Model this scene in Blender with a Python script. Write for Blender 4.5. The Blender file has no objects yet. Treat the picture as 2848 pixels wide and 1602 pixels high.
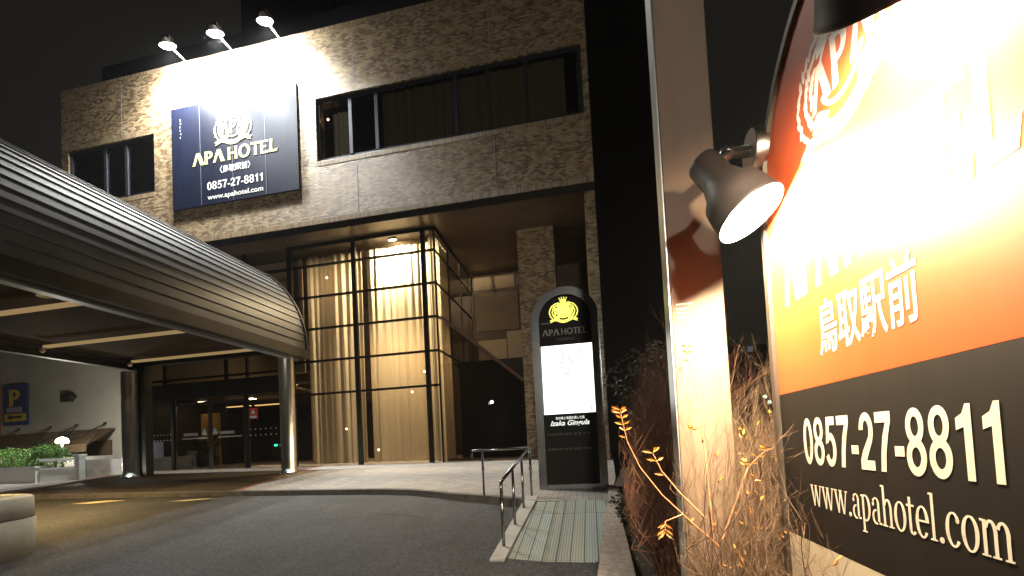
import bpy, bmesh, math, random
from math import sin, cos, pi, radians
from mathutils import Vector, Matrix

random.seed(7)
sc = bpy.context.scene
col = sc.collection

# ------------------------------------------------------------------ camera
CAM_H = 1.27
cam_d = bpy.data.cameras.new('camera')
cam = bpy.data.objects.new('camera', cam_d)
col.objects.link(cam)
sc.camera = cam
YAW, PIT, ROL = -0.180861190, -0.0355842766, -0.0505131383
FPX, CY = 1209.21397, 1191.8322
Ry = Matrix(((cos(YAW), -sin(YAW), 0), (sin(YAW), cos(YAW), 0), (0, 0, 1)))
Rx = Matrix(((1, 0, 0), (0, cos(PIT), -sin(PIT)), (0, sin(PIT), cos(PIT))))
Rr = Matrix(((cos(ROL), 0, sin(ROL)), (0, 1, 0), (-sin(ROL), 0, cos(ROL))))
RW = Rr @ Rx @ Ry
ax, ay, az = RW[0], RW[2], -RW[1]
cam.matrix_world = Matrix(((ax[0], ay[0], az[0], 0), (ax[1], ay[1], az[1], 0), (ax[2], ay[2], az[2], CAM_H), (0, 0, 0, 1)))
cam_d.sensor_width = 36
cam_d.lens = FPX / 2848 * 36
cam_d.shift_y = (CY - 801) / 2848
cam_d.clip_start = 0.02
cam_d.clip_end = 600

# ------------------------------------------------------------------ night sky
w = bpy.data.worlds.new('World')
sc.world = w
w.use_nodes = True
wn = w.node_tree
wn.nodes.clear()
wo = wn.nodes.new('ShaderNodeOutputWorld')
bg = wn.nodes.new('ShaderNodeBackground')
bg.inputs[0].default_value = (0.0125, 0.0113, 0.0092, 1)     # city glow on a night sky
bg.inputs[1].default_value = 0.85
wn.links.new(bg.outputs[0], wo.inputs[0])
sc.view_settings.view_transform = 'Standard'
sc.view_settings.look = 'None'
sc.view_settings.exposure = 0
sc.view_settings.gamma = 1
sc.cycles.use_denoising = True
sc.cycles.max_bounces = 8
sc.cycles.transparent_max_bounces = 12
sc.cycles.caustics_reflective = False
sc.cycles.caustics_refractive = False
sc.cycles.sample_clamp_indirect = 3.0

# ------------------------------------------------------------------ lamp brightness
E_FLOOD = 900.0
P_FLOOD = 6500.0
E_SIGN = 3600.0
E_CANOPY = 3200.0
E_CURTAIN = 11000.0

# ------------------------------------------------------------------ helpers
def tag(o, label=None, cat=None, group=None, kind=None):
    if label: o['label'] = label
    if cat: o['category'] = cat
    if group: o['group'] = group
    if kind: o['kind'] = kind
    return o

def empty(name, loc, label, cat, group=None):
    o = bpy.data.objects.new(name, None)
    o.empty_display_size = 0.1
    col.objects.link(o)
    o.location = loc
    tag(o, label, cat, group)
    bpy.context.view_layer.update()
    return o

class MB:
    """collects shapes in world coordinates, builds one mesh object"""
    def __init__(s):
        s.bm = bmesh.new()
        s.smooth = []
    def face(s, pts, smooth=False):
        vs = [s.bm.verts.new(p) for p in pts]
        f = s.bm.faces.new(vs)
        f.smooth = smooth
        return f
    def box(s, a, b):
        x0, y0, z0 = a; x1, y1, z1 = b
        v = [s.bm.verts.new(p) for p in ((x0,y0,z0),(x1,y0,z0),(x1,y1,z0),(x0,y1,z0),(x0,y0,z1),(x1,y0,z1),(x1,y1,z1),(x0,y1,z1))]
        for f in ((3,2,1,0),(4,5,6,7),(0,1,5,4),(1,2,6,5),(2,3,7,6),(3,0,4,7)):
            s.bm.faces.new([v[i] for i in f])
        return s
    def obox(s, c, ux, uy, uz, hx, hy, hz):
        c = Vector(c); ux, uy, uz = Vector(ux).normalized(), Vector(uy).normalized(), Vector(uz).normalized()
        v = []
        for dz in (-1, 1):
            for dx, dy in ((-1,-1),(1,-1),(1,1),(-1,1)):
                v.append(s.bm.verts.new(c + ux*dx*hx + uy*dy*hy + uz*dz*hz))
        for f in ((3,2,1,0),(4,5,6,7),(0,1,5,4),(1,2,6,5),(2,3,7,6),(3,0,4,7)):
            s.bm.faces.new([v[i] for i in f])
        return s
    def tube(s, pts, rad, n=8, cap=True, smooth=True):
        pts = [Vector(p) for p in pts]
        if not isinstance(rad, (list, tuple)): rad = [rad]*len(pts)
        rings = []
        up = Vector((0, 0, 1))
        d0 = (pts[1]-pts[0]).normalized()
        if abs(d0.z) > .9: up = Vector((1, 0, 0))
        for i, p in enumerate(pts):
            if i == 0: d = pts[1]-pts[0]
            elif i == len(pts)-1: d = pts[-1]-pts[-2]
            else: d = (pts[i+1]-pts[i]).normalized() + (pts[i]-pts[i-1]).normalized()
            d.normalize()
            a = d.cross(up)
            if a.length < 1e-4: a = d.cross(Vector((0, 1, 0)))
            a.normalize()
            b = a.cross(d)
            rings.append([s.bm.verts.new(p + a*cos(2*pi*k/n)*rad[i] + b*sin(2*pi*k/n)*rad[i]) for k in range(n)])
        for i in range(len(rings)-1):
            for k in range(n):
                f = s.bm.faces.new((rings[i][k], rings[i+1][k], rings[i+1][(k+1)%n], rings[i][(k+1)%n]))
                f.smooth = smooth
        if cap:
            s.bm.faces.new(rings[0]); s.bm.faces.new(rings[-1][::-1])
        return s
    def lathe(s, base, axis, prof, n=32, smooth=True, cap0=False, cap1=False):
        """prof: list of (t along axis, radius)"""
        base = Vector(base); axis = Vector(axis).normalized()
        a = axis.cross(Vector((0, 0, 1)))
        if a.length < 1e-3: a = Vector((1, 0, 0))
        a.normalize(); b = axis.cross(a)
        rings = [[s.bm.verts.new(base + axis*t + (a*cos(2*pi*k/n) + b*sin(2*pi*k/n))*r) for k in range(n)] for t, r in prof]
        for i in range(len(rings)-1):
            for k in range(n):
                f = s.bm.faces.new((rings[i][k], rings[i][(k+1)%n], rings[i+1][(k+1)%n], rings[i+1][k]))
                f.smooth = smooth
        if cap0: s.bm.faces.new(rings[0][::-1])
        if cap1: s.bm.faces.new(rings[-1])
        return s
    def sphere(s, c, r, sz=1.0, n=16, m=10):
        prof = [(-r*sz*cos(pi*i/m), max(r*sin(pi*i/m), 1e-4)) for i in range(m+1)]
        return s.lathe(c, (0, 0, 1), prof, n)
    def prism(s, poly, o, right, up, th):
        """flat polygon (2D) given thickness th, standing on plane o/right/up towards right x up"""
        o = Vector(o); right = Vector(right); up = Vector(up); nrm = right.cross(up).normalized()
        top = [s.bm.verts.new(o + right*x + up*y + nrm*th) for x, y in poly]
        bot = [s.bm.verts.new(o + right*x + up*y) for x, y in poly]
        area = sum(poly[i][0]*poly[(i+1)%len(poly)][1] - poly[(i+1)%len(poly)][0]*poly[i][1] for i in range(len(poly)))
        if area < 0: top.reverse(); bot.reverse()
        s.bm.faces.new(top)
        s.bm.faces.new(bot[::-1])
        k = len(top)
        for i in range(k):
            s.bm.faces.new((bot[i], bot[(i+1)%k], top[(i+1)%k], top[i]))
        return s
    def ring(s, c, ro, ri, a0, a1, o, right, up, th, n=40):
        """elliptical band; ro=(x,y) outer radii, ri inner radii, centre c (2D)"""
        for i in range(n):
            t0 = a0 + (a1-a0)*i/n; t1 = a0 + (a1-a0)*(i+1)/n
            q = [(c[0]+ro[0]*cos(t0), c[1]+ro[1]*sin(t0)), (c[0]+ro[0]*cos(t1), c[1]+ro[1]*sin(t1)),
                 (c[0]+ri[0]*cos(t1), c[1]+ri[1]*sin(t1)), (c[0]+ri[0]*cos(t0), c[1]+ri[1]*sin(t0))]
            s.prism(q, o, right, up, th)
        return s
    def build_each(s, name, mat, parent=None):
        """every separate piece becomes a part of its own"""
        left = set(s.bm.verts); out = []
        while left:
            v0 = left.pop(); isl = [v0]; stack = [v0]
            while stack:
                v = stack.pop()
                for e in v.link_edges:
                    o = e.other_vert(v)
                    if o in left: left.discard(o); isl.append(o); stack.append(o)
            m2 = MB(); mp = {v: m2.bm.verts.new(v.co) for v in isl}
            for f in {f for v in isl for f in v.link_faces}:
                nf = m2.bm.faces.new([mp[v] for v in f.verts]); nf.smooth = f.smooth
            out.append(m2.build(name, mat, parent))
        s.bm.free(); return out
    def build(s, name, mat, parent=None, bevel=0):
        me = bpy.data.meshes.new(name)
        if bevel:
            bmesh.ops.bevel(s.bm, geom=s.bm.edges[:], offset=bevel, segments=2, affect='EDGES', profile=.5, clamp_overlap=True)
        for e in s.bm.edges:
            if len(e.link_faces) == 2 and e.calc_face_angle(0) > .6: e.smooth = False
        s.bm.to_mesh(me); s.bm.free()
        o = bpy.data.objects.new(name, me)
        col.objects.link(o)
        me.materials.append(mat)
        if parent is not None:
            o.parent = parent
            o.matrix_parent_inverse = parent.matrix_world.inverted()
        return o

def textmesh(body, offset=0.0, spacing=1.0, shear=0.0):
    c = bpy.data.curves.new('t', 'FONT')
    c.body = body; c.offset = offset; c.space_character = spacing; c.shear = shear
    o = bpy.data.objects.new('t', c)
    col.objects.link(o)
    dg = bpy.context.evaluated_depsgraph_get()
    m = bpy.data.meshes.new_from_object(o.evaluated_get(dg))
    vs = [v.co.copy() for v in m.vertices]; fs = [tuple(p.vertices) for p in m.polygons]
    bpy.data.objects.remove(o); bpy.data.curves.remove(c); bpy.data.meshes.remove(m)
    return vs, fs

def add_text(mb, body, o, right, up, width=None, height=None, offset=0.0, spacing=1.0, shear=0.0, th=.004):
    """text fitted to a box width x height whose lower-left corner is o; given a real thickness"""
    vs, fs = textmesh(body, offset, spacing, shear)
    x0 = min(v.x for v in vs); x1 = max(v.x for v in vs); y0 = min(v.y for v in vs); y1 = max(v.y for v in vs)
    sy = (height/(y1-y0)) if height else None
    sx = (width/(x1-x0)) if width else sy
    if sy is None: sy = sx
    o = Vector(o); right = Vector(right); up = Vector(up); n = right.cross(up).normalized()
    tmp = bmesh.new()
    tv = [tmp.verts.new(o + right*((v.x-x0)*sx) + up*((v.y-y0)*sy)) for v in vs]
    for f in fs:
        try: tmp.faces.new([tv[i] for i in f])
        except ValueError: pass
    bmesh.ops.remove_doubles(tmp, verts=tmp.verts[:], dist=1e-6)
    r = bmesh.ops.extrude_face_region(tmp, geom=tmp.faces[:])
    for v in r['geom']:
        if isinstance(v, bmesh.types.BMVert): v.co += n*th
    bmesh.ops.recalc_face_normals(tmp, faces=tmp.faces[:])
    me = bpy.data.meshes.new('t'); tmp.to_mesh(me); tmp.free()
    mb.bm.from_mesh(me); bpy.data.meshes.remove(me)

# ------------------------------------------------------------------ materials
def new_mat(name):
    m = bpy.data.materials.new(name); m.use_nodes = True
    nt = m.node_tree
    return m, nt, nt.nodes['Principled BSDF']

def pmat(name, c, rough=.6, metal=0.0, var=.12, scale=3.0, bump=0.0, bscale=40.0, c2=None, spec=.5, stretch=None):
    m, nt, p = new_mat(name)
    N, L = nt.nodes, nt.links
    tc = N.new('ShaderNodeTexCoord')
    mp = N.new('ShaderNodeMapping')
    if stretch: mp.inputs['Scale'].default_value = stretch
    L.new(tc.outputs['Object'], mp.inputs[0])
    no = N.new('ShaderNodeTexNoise'); no.inputs['Scale'].default_value = scale; no.inputs['Detail'].default_value = 6
    no.inputs['Roughness'].default_value = .6
    L.new(mp.outputs[0], no.inputs['Vector'])
    mx = N.new('ShaderNodeMix'); mx.data_type = 'RGBA'
    d = c2 if c2 else tuple(x*(1-var) for x in c)
    e = c if c2 else tuple(min(1, x*(1+var)) for x in c)
    mx.inputs[6].default_value = (*d, 1); mx.inputs[7].default_value = (*e, 1)
    cr = N.new('ShaderNodeMapRange'); cr.inputs[1].default_value = .3; cr.inputs[2].default_value = .7
    L.new(no.outputs[0], cr.inputs[0]); L.new(cr.outputs[0], mx.inputs[0])
    L.new(mx.outputs[2], p.inputs['Base Color'])
    p.inputs['Roughness'].default_value = rough; p.inputs['Metallic'].default_value = metal
    p.inputs['Specular IOR Level'].default_value = spec
    if bump:
        b2 = N.new('ShaderNodeTexNoise'); b2.inputs['Scale'].default_value = bscale; b2.inputs['Detail'].default_value = 4
        L.new(mp.outputs[0], b2.inputs['Vector'])
        bn = N.new('ShaderNodeBump'); bn.inputs['Strength'].default_value = bump; bn.inputs['Distance'].default_value = .01
        L.new(b2.outputs[0], bn.inputs['Height']); L.new(bn.outputs[0], p.inputs['Normal'])
    return m

def emat(name, c, s):
    m = bpy.data.materials.new(name); m.use_nodes = True
    nt = m.node_tree; nt.nodes.clear()
    o = nt.nodes.new('ShaderNodeOutputMaterial'); e = nt.nodes.new('ShaderNodeEmission')
    e.inputs[0].default_value = (*c, 1); e.inputs[1].default_value = s
    nt.links.new(e.outputs[0], o.inputs[0])
    return m

def brickmat(name, u='X', v='Z', bw=.15, bh=.052, c1=(.46,.35,.195), c2=(.11,.06,.038), mortar=(.15,.13,.10), patch=True, off=.5, ms=.006, rough=.45):
    m, nt, p = new_mat(name)
    N, L = nt.nodes, nt.links
    tc = N.new('ShaderNodeTexCoord'); sx = N.new('ShaderNodeSeparateXYZ'); cb = N.new('ShaderNodeCombineXYZ')
    L.new(tc.outputs['Object'], sx.inputs[0])
    L.new(sx.outputs[u], cb.inputs[0]); L.new(sx.outputs[v], cb.inputs[1])
    br = N.new('ShaderNodeTexBrick')
    br.inputs['Scale'].default_value = 1; br.inputs['Brick Width'].default_value = bw; br.inputs['Row Height'].default_value = bh
    br.inputs['Mortar Size'].default_value = ms; br.inputs['Mortar Smooth'].default_value = .2
    br.offset = off
    br.inputs['Color1'].default_value = (1, 1, 1, 1); br.inputs['Color2'].default_value = (0, 0, 0, 1)
    br.inputs['Mortar'].default_value = (.5, .5, .5, 1); br.inputs['Bias'].default_value = 0
    L.new(cb.outputs[0], br.inputs['Vector'])
    no = N.new('ShaderNodeTexNoise'); no.inputs['Scale'].default_value = 3.2; no.inputs['Detail'].default_value = 4; no.inputs['Roughness'].default_value = .65
    L.new(cb.outputs[0], no.inputs['Vector'])
    # random brick value pushed about by large irregular patches
    a1 = N.new('ShaderNodeMath'); a1.operation = 'MULTIPLY_ADD'; a1.inputs[1].default_value = 2.3 if patch else .4; a1.inputs[2].default_value = -1.15 if patch else -.2
    L.new(no.outputs[0], a1.inputs[0])
    sc_ = N.new('ShaderNodeSeparateColor'); L.new(br.outputs['Color'], sc_.inputs[0])
    a2 = N.new('ShaderNodeMath'); a2.operation = 'MULTIPLY_ADD'; a2.inputs[1].default_value = .95; a2.use_clamp = True
    L.new(sc_.outputs[0], a2.inputs[0]); L.new(a1.outputs[0], a2.inputs[2])
    a3 = N.new('ShaderNodeMath'); a3.operation = 'ADD'; a3.inputs[1].default_value = .08; a3.use_clamp = True
    L.new(a2.outputs[0], a3.inputs[0])
    rp = N.new('ShaderNodeValToRGB')
    rp.color_ramp.elements[0].color = (*c2, 1); rp.color_ramp.elements[1].color = (*c1, 1)
    e = rp.color_ramp.elements.new(.45); e.color = (*[(x*.45+y*.55)*q for x, y, q in zip(c1, c2, (1.05, .95, .85))], 1)
    L.new(a3.outputs[0], rp.inputs[0])
    mx = N.new('ShaderNodeMix'); mx.data_type = 'RGBA'
    L.new(br.outputs['Fac'], mx.inputs[0]); L.new(rp.outputs[0], mx.inputs[6]); mx.inputs[7].default_value = (*mortar, 1)
    L.new(mx.outputs[2], p.inputs['Base Color'])
    p.inputs['Roughness'].default_value = rough
    bn = N.new('ShaderNodeBump'); bn.inputs['Strength'].default_value = .5; bn.inputs['Distance'].default_value = .006; bn.invert = True
    L.new(br.outputs['Fac'], bn.inputs['Height']); L.new(bn.outputs[0], p.inputs['Normal'])
    return m

def glassmat(name, tint=(.8,.8,.78), gl=1.0):
    m = bpy.data.materials.new(name); m.use_nodes = True
    nt = m.node_tree; nt.nodes.clear(); N, L = nt.nodes, nt.links
    o = N.new('ShaderNodeOutputMaterial'); mx = N.new('ShaderNodeMixShader'); t = N.new('ShaderNodeBsdfTransparent'); g = N.new('ShaderNodeBsdfGlossy')
    t.inputs[0].default_value = (*tint, 1); g.inputs[0].default_value = (gl, gl, gl, 1); g.inputs['Roughness'].default_value = .01
    f = N.new('ShaderNodeFresnel'); f.inputs[0].default_value = 1.6
    L.new(f.outputs[0], mx.inputs[0]); L.new(t.outputs[0], mx.inputs[1]); L.new(g.outputs[0], mx.inputs[2]); L.new(mx.outputs[0], o.inputs[0])
    return m

def clothmat(name, c, trans=.45):
    m = bpy.data.materials.new(name); m.use_nodes = True
    nt = m.node_tree; nt.nodes.clear(); N, L = nt.nodes, nt.links
    o = N.new('ShaderNodeOutputMaterial'); mx = N.new('ShaderNodeMixShader'); t = N.new('ShaderNodeBsdfTranslucent'); d = N.new('ShaderNodeBsdfDiffuse')
    tc = N.new('ShaderNodeTexCoord'); mp = N.new('ShaderNodeMapping'); mp.inputs['Scale'].default_value = (9, 9, .15)
    no = N.new('ShaderNodeTexNoise'); no.inputs['Scale'].default_value = 2; no.inputs['Detail'].default_value = 5
    L.new(tc.outputs['Object'], mp.inputs[0]); L.new(mp.outputs[0], no.inputs['Vector'])
    cm = N.new('ShaderNodeMix'); cm.data_type = 'RGBA'
    cm.inputs[6].default_value = (*[x*.72 for x in c], 1); cm.inputs[7].default_value = (*c, 1)
    L.new(no.outputs[0], cm.inputs[0])
    L.new(cm.outputs[2], t.inputs[0]); L.new(cm.outputs[2], d.inputs[0])
    mx.inputs[0].default_value = trans
    L.new(d.outputs[0], mx.inputs[1]); L.new(t.outputs[0], mx.inputs[2]); L.new(mx.outputs[0], o.inputs[0])
    return m

def asphaltmat():
    m, nt, p = new_mat('asphalt'); N, L = nt.nodes, nt.links
    tc = N.new('ShaderNodeTexCoord')
    n1 = N.new('ShaderNodeTexNoise'); n1.inputs['Scale'].default_value = .9; n1.inputs['Detail'].default_value = 8; n1.inputs['Roughness'].default_value = .7
    n2 = N.new('ShaderNodeTexVoronoi'); n2.inputs['Scale'].default_value = 70
    n3 = N.new('ShaderNodeTexNoise'); n3.inputs['Scale'].default_value = 26; n3.inputs['Detail'].default_value = 3
    for n in (n1, n2, n3): L.new(tc.outputs['Object'], n.inputs['Vector'])
    r1 = N.new('ShaderNodeValToRGB')
    r1.color_ramp.elements[0].position = .3; r1.color_ramp.elements[0].color = (.020, .0205, .022, 1)
    r1.color_ramp.elements[1].position = .72; r1.color_ramp.elements[1].color = (.056, .056, .060, 1)
    L.new(n1.outputs[0], r1.inputs[0])
    r2 = N.new('ShaderNodeMapRange'); r2.inputs[1].default_value = .3; r2.inputs[2].default_value = .75; r2.inputs[3].default_value = .35; r2.inputs[4].default_value = 1.9
    L.new(n3.outputs[0], r2.inputs[0])
    mu = N.new('ShaderNodeMix'); mu.data_type = 'RGBA'; mu.blend_type = 'MULTIPLY'; mu.inputs[0].default_value = 1
    L.new(r1.outputs[0], mu.inputs[6]); L.new(r2.outputs[0], mu.inputs[7]); L.new(mu.outputs[2], p.inputs['Base Color'])
    p.inputs['Roughness'].default_value = .8
    bn = N.new('ShaderNodeBump'); bn.inputs['Strength'].default_value = .6; bn.inputs['Distance'].default_value = .008
    L.new(n2.outputs['Distance'], bn.inputs['Height']); L.new(bn.outputs[0], p.inputs['Normal'])
    return m

def rampmat():
    m = brickmat('ribbed ramp tiles', u='Y', v='X', bw=3.1, bh=.15, off=0, c1=(.36,.42,.40), c2=(.30,.35,.33), mortar=(.06,.065,.055), patch=False, ms=.006, rough=.6)
    nt = m.node_tree; N, L = nt.nodes, nt.links; p = N['Principled BSDF']
    src = p.inputs['Base Color'].links[0].from_socket
    tc = N.new('ShaderNodeTexCoord'); sx = N.new('ShaderNodeSeparateXYZ'); L.new(tc.outputs['Object'], sx.inputs[0])
    fac = []
    for ax_, fr, lo in (('X', 2*pi/.03, .55), ('Y', 2*pi/.07, .82)):
        a = N.new('ShaderNodeMath'); a.operation = 'MULTIPLY'; a.inputs[1].default_value = fr; L.new(sx.outputs[ax_], a.inputs[0])
        b = N.new('ShaderNodeMath'); b.operation = 'SINE'; L.new(a.outputs[0], b.inputs[0])
        c = N.new('ShaderNodeMapRange'); c.inputs[1].default_value = -1; c.inputs[2].default_value = .2; c.inputs[3].default_value = lo; c.inputs[4].default_value = 1
        L.new(b.outputs[0], c.inputs[0]); fac.append(c)
    mu = N.new('ShaderNodeMath'); mu.operation = 'MULTIPLY'; L.new(fac[0].outputs[0], mu.inputs[0]); L.new(fac[1].outputs[0], mu.inputs[1])
    mx = N.new('ShaderNodeMix'); mx.data_type = 'RGBA'; mx.blend_type = 'MULTIPLY'; mx.inputs[0].default_value = 1
    L.new(src, mx.inputs[6]); L.new(mu.outputs[0], mx.inputs[7]); L.new(mx.outputs[2], p.inputs['Base Color'])
    return m

M = dict(
    asphalt=asphaltmat(),
    brick=brickmat('buff brick', bw=.145, bh=.056),
    soldier=brickmat('brick on end', bw=.055, bh=.3, off=0, c1=(.40,.31,.19), c2=(.2,.13,.08), patch=False),
    brick_side=brickmat('buff brick side', u='Y'),
    tiles=brickmat('platform tiles', u='X', v='Y', bw=.2, bh=.1, c1=(.36,.34,.32), c2=(.25,.235,.225), mortar=(.12,.115,.11), patch=False, ms=.008, rough=.6),
    ramp=rampmat(),
    drive=brickmat('brown drive paving', u='X', v='Y', bw=.2, bh=.1, c1=(.085,.062,.042), c2=(.055,.042,.03), mortar=(.035,.03,.025), patch=False, ms=.008, rough=.65),
    kerb=pmat('kerb stone', (.17,.15,.13), .8, var=.3, scale=5, bump=.3),
    concrete=pmat('pale concrete', (.42,.40,.37), .8, var=.2, scale=4, bump=.3, bscale=60),
    planterconc=pmat('whitish planter concrete', (.56,.56,.52), .8, var=.12, scale=3, bump=.2, bscale=70),
    pinkconc=pmat('washed concrete kerb', (.40,.33,.28), .85, var=.3, scale=18, bump=.5, bscale=120),
    white=pmat('white painted masonry', (.62,.62,.60), .75, var=.1, scale=2, bump=.15),
    wallwhite=pmat('off white render', (.42,.40,.35), .85, var=.1, scale=1.2, bump=.2),
    darkmetal=pmat('dark bronze frame', (.022,.019,.016), .38, .6, var=.3),
    alu=pmat('grey blue window frame', (.075,.08,.10), .35, .7, var=.1),
    steel=pmat('brushed steel', (.30,.31,.32), .22, 1.0, var=.08, scale=6, stretch=(1,1,.05)),
    mirror=pmat('polished steel', (.66,.66,.64), .30, .9, var=.06, scale=5),
    roofsheet=pmat('grey roof sheet', (.095,.092,.094), .52, .2, var=.3, scale=.7, bump=.08, bscale=8),
    seam=pmat('roof seam', (.09,.09,.092), .5, .3),
    fascia=pmat('dark fascia', (.028,.024,.02), .45, .2, var=.2),
    innerfascia=pmat('grey inner fascia', (.22,.22,.21), .4, .3, var=.1),
    ceiling=pmat('dark wood ceiling', (.040,.025,.014), .85, spec=.1, var=.25, scale=4, stretch=(.3,6,1)),
    brass=pmat('brass trim', (.72,.54,.26), .45, .25, var=.15),
    soffit=pmat('brown soffit', (.125,.092,.065), .32, .1, var=.3, scale=1.0, stretch=(.5,2,1)),
    dark=pmat('dark interior', (.012,.010,.009), .7, var=.3),
    darkwood=pmat('dark lobby wall', (.05,.032,.02), .55, var=.3),
    lobbyfloor=pmat('lobby floor', (.12,.10,.08), .3, var=.2),
    navy=pmat('dark navy sign face', (.007,.010,.028), .45, spec=.14, var=.25, scale=2.0, stretch=(6,1,.3)),
    navy2=pmat('dark roof screen', (.006,.006,.009), .6, var=.2),
    gold=pmat('pale gold lettering', (.62,.57,.24), .5, var=.05),
    letter=pmat('white lettering', (.75,.74,.72), .5, var=.03),
    cream_letter=pmat('cream lettering', (.72,.66,.55), .5, var=.03),
    dimletter=pmat('dull grey lettering', (.30,.29,.25), .5, var=.05),
    orange=pmat('orange sign face', (.52,.080,.017), .42, var=.05, scale=1.5, stretch=(1,8,.4)),
    blackface=pmat('black sign face', (.0075,.0065,.0052), .6, spec=.22, var=.25, scale=1.5, stretch=(1,10,.3)),
    creamface=pmat('cream sign panel', (.62,.54,.40), .5, var=.04),
    frame=pmat('sign edge', (.055,.048,.04), .4, .4, var=.2),
    lampblack=pmat('grey brown lamp enamel', (.012,.0105,.011), .5, .0, spec=.3, var=.15),
    lampwhite=pmat('white reflector', (.82,.80,.76), .35, 0, var=.03),
    chrome=pmat('chrome', (.4,.4,.4), .3, 1.0, var=.1),
    pillar=pmat('cream painted post', (.155,.108,.072), .6, var=.12, scale=1.6, bump=.05, stretch=(6,1,.6)),
    curtain=clothmat('sheer curtain', (.74,.66,.50), .45),
    roomcurtain=clothmat('room curtain', (.80,.78,.66), .2),
    glass=glassmat('clear glass', (.80,.78,.74)),
    darkglass=glassmat('smoked glass', (.42,.40,.38)),
    hedge=pmat('hedge leaf', (.10,.22,.03), .6, c2=(.045,.12,.02), scale=3),
    leaf=pmat('autumn leaf', (.50,.27,.035), .55, c2=(.36,.11,.02), scale=9),
    leafy=pmat('yellow leaf', (.75,.50,.07), .55, c2=(.55,.33,.05), scale=9),
    pinkleaf=pmat('dull pink leaf', (.10,.055,.055), .7, c2=(.04,.06,.035), scale=2),
    midtwig=pmat('brown twig', (.18,.11,.065), .85, c2=(.08,.047,.028), scale=6),
    twig=pmat('dry twig', (.25,.175,.11), .85, c2=(.11,.07,.04), scale=6),
    redtwig=pmat('reddish twig', (.36,.175,.10), .85, c2=(.16,.08,.05), scale=6),
    soil=pmat('soil', (.05,.035,.025), .95, var=.4, scale=8, bump=.6, bscale=30),
    awning=pmat('brown awning', (.22,.15,.085), .8, var=.15),
    red=pmat('red kerb paint', (.30,.09,.05), .8, var=.3),
    blue=pmat('blue sign', (.018,.04,.17), .5, var=.1),
    yellow=pmat('yellow paint', (.68,.50,.04), .5, var=.08),
    greyplate=pmat('grey plate', (.35,.36,.40), .6, var=.2, scale=20),
    redsign=pmat('red notice', (.55,.05,.05), .5, var=.1),
    paper=pmat('bluish notice', (.20,.22,.34), .7, var=.15),
    goldscreen=pmat('gold screen', (.50,.28,.06), .45, .2, var=.3, scale=2),
    palm=pmat('dark plant', (.02,.03,.012), .6, var=.3),
    tower=pmat('dark tower cladding', (.030,.026,.023), .8, var=.2, scale=.3),
    patchpale=pmat('pale yellow patch', (.62,.52,.30), .75, var=.35, scale=9),
    cable=pmat('dark rod', (.06,.055,.05), .5, .4),
    panel=pmat('beige wall panel', (.40,.33,.23), .7, var=.1, scale=1),
    e_flood=emat('flood lamp glow', (.98, 1.0, .95), E_FLOOD),
    e_sign=emat('warm lamp glow', (1.0, .77, .50), E_SIGN),
    e_canopy=emat('warm downlight glow', (1.0, .66, .26), E_CANOPY),
    e_curtain=emat('ceiling lamp glow', (1.0, .80, .50), E_CURTAIN),
    e_dot=emat('small dot glow', (1.0, .62, .30), 14),
    e_lobby=emat('lobby lamp glow', (1.0, .68, .36), 430),
    e_lobby2=emat('lobby downlight glow', (1.0, .80, .50), 14),
    e_cove_or_fill=emat('cove and fill lamp glow', (1.0, .62, .20), 1.3),
    e_strip=emat('warm strip lamp glow', (1.0, .68, .30), .30),
    e_globe=emat('garden globe glow', (1.0, .93, .78), 260),
    e_up=emat('ground lamp glow', (.9, 1.0, .95), 2600),
    e_box=emat('lit poster', (1.0, 1.0, .93), 2.2),
    e_boxmark=emat('lit poster ink', (.92, .90, .95), .82),
    e_emblem=emat('lit emblem', (1.0, .95, .16), 1.5),
    e_white=emat('lit white letters', (.95, 1.0, .88), 1.1),
    e_green=emat('green exit lamp', (.02, 1.0, .35), 3),
    e_far=emat('distant lamp', (.7, 1.0, .75), 1.4),
)

# ------------------------------------------------------------------ terrain
def cl(v, a, b): return max(a, min(b, v))
def asph(x, y): return .095*(cl(y, -4, 8.5)-4.66) - .014*cl(x, -30, 30)
def plat(x, y): return .40 + .065*(cl(y, 0, 14)-7.4) - .014*(cl(x, -30, 30)+1.2)

mb = MB()
xs = [-160, -30, -12, 0, 30, 160]; ys = [-120, -4, 8.5, 12, 30, 300]
gv = [[mb.bm.verts.new((x, y, asph(x, y)-.0)) for x in xs] for y in ys]
for j in range(len(ys)-1):
    for i in range(len(xs)-1):
        mb.bm.faces.new((gv[j][i], gv[j][i+1], gv[j+1][i+1], gv[j+1][i]))
tag(mb.build('road', M['asphalt']), kind='structure')

# raised tiled forecourt with its kerb edge
EDGE = [(-30, 8.25), (-12.97, 8.22), (-7.86, 8.24), (-4.6, 8.18), (-4.0, 8.12), (-3.5, 8.0), (-3.0, 7.8), (-2.59, 7.57), (-1.9, 7.31), (-1.2, 6.99), (-.93, 6.86)]
mb = MB()
outer = EDGE + [(-.9, 6.79), (.20, 6.79), (.42, 9), (.6, 30)]
inner = [(x, y+.14) for x, y in EDGE]
top = [(x, y+.14) for x, y in EDGE] + [(-.93, 6.805), (.20, 6.805), (.42, 9), (.6, 14)]
pts = [mb.bm.verts.new((x, y, plat(x, y))) for x, y in top]
back = [mb.bm.verts.new((x, 14, plat(x, 14))) for x in (-1, -3, -8, -13, -30)]
mb.bm.faces.new(pts + back)
mb.face([(-30, 14, plat(-30, 14)), (-8, 14, plat(-8, 14)), (-1, 14, plat(-1, 14)), (.6, 14, plat(.6, 14)), (.6, 32, plat(.6, 14)), (-30, 32, plat(-30, 14))])
bmesh.ops.triangulate(mb.bm, faces=mb.bm.faces[:])
pv = mb.build('pavement', M['tiles']); tag(pv, kind='structure')
mb = MB()
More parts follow.
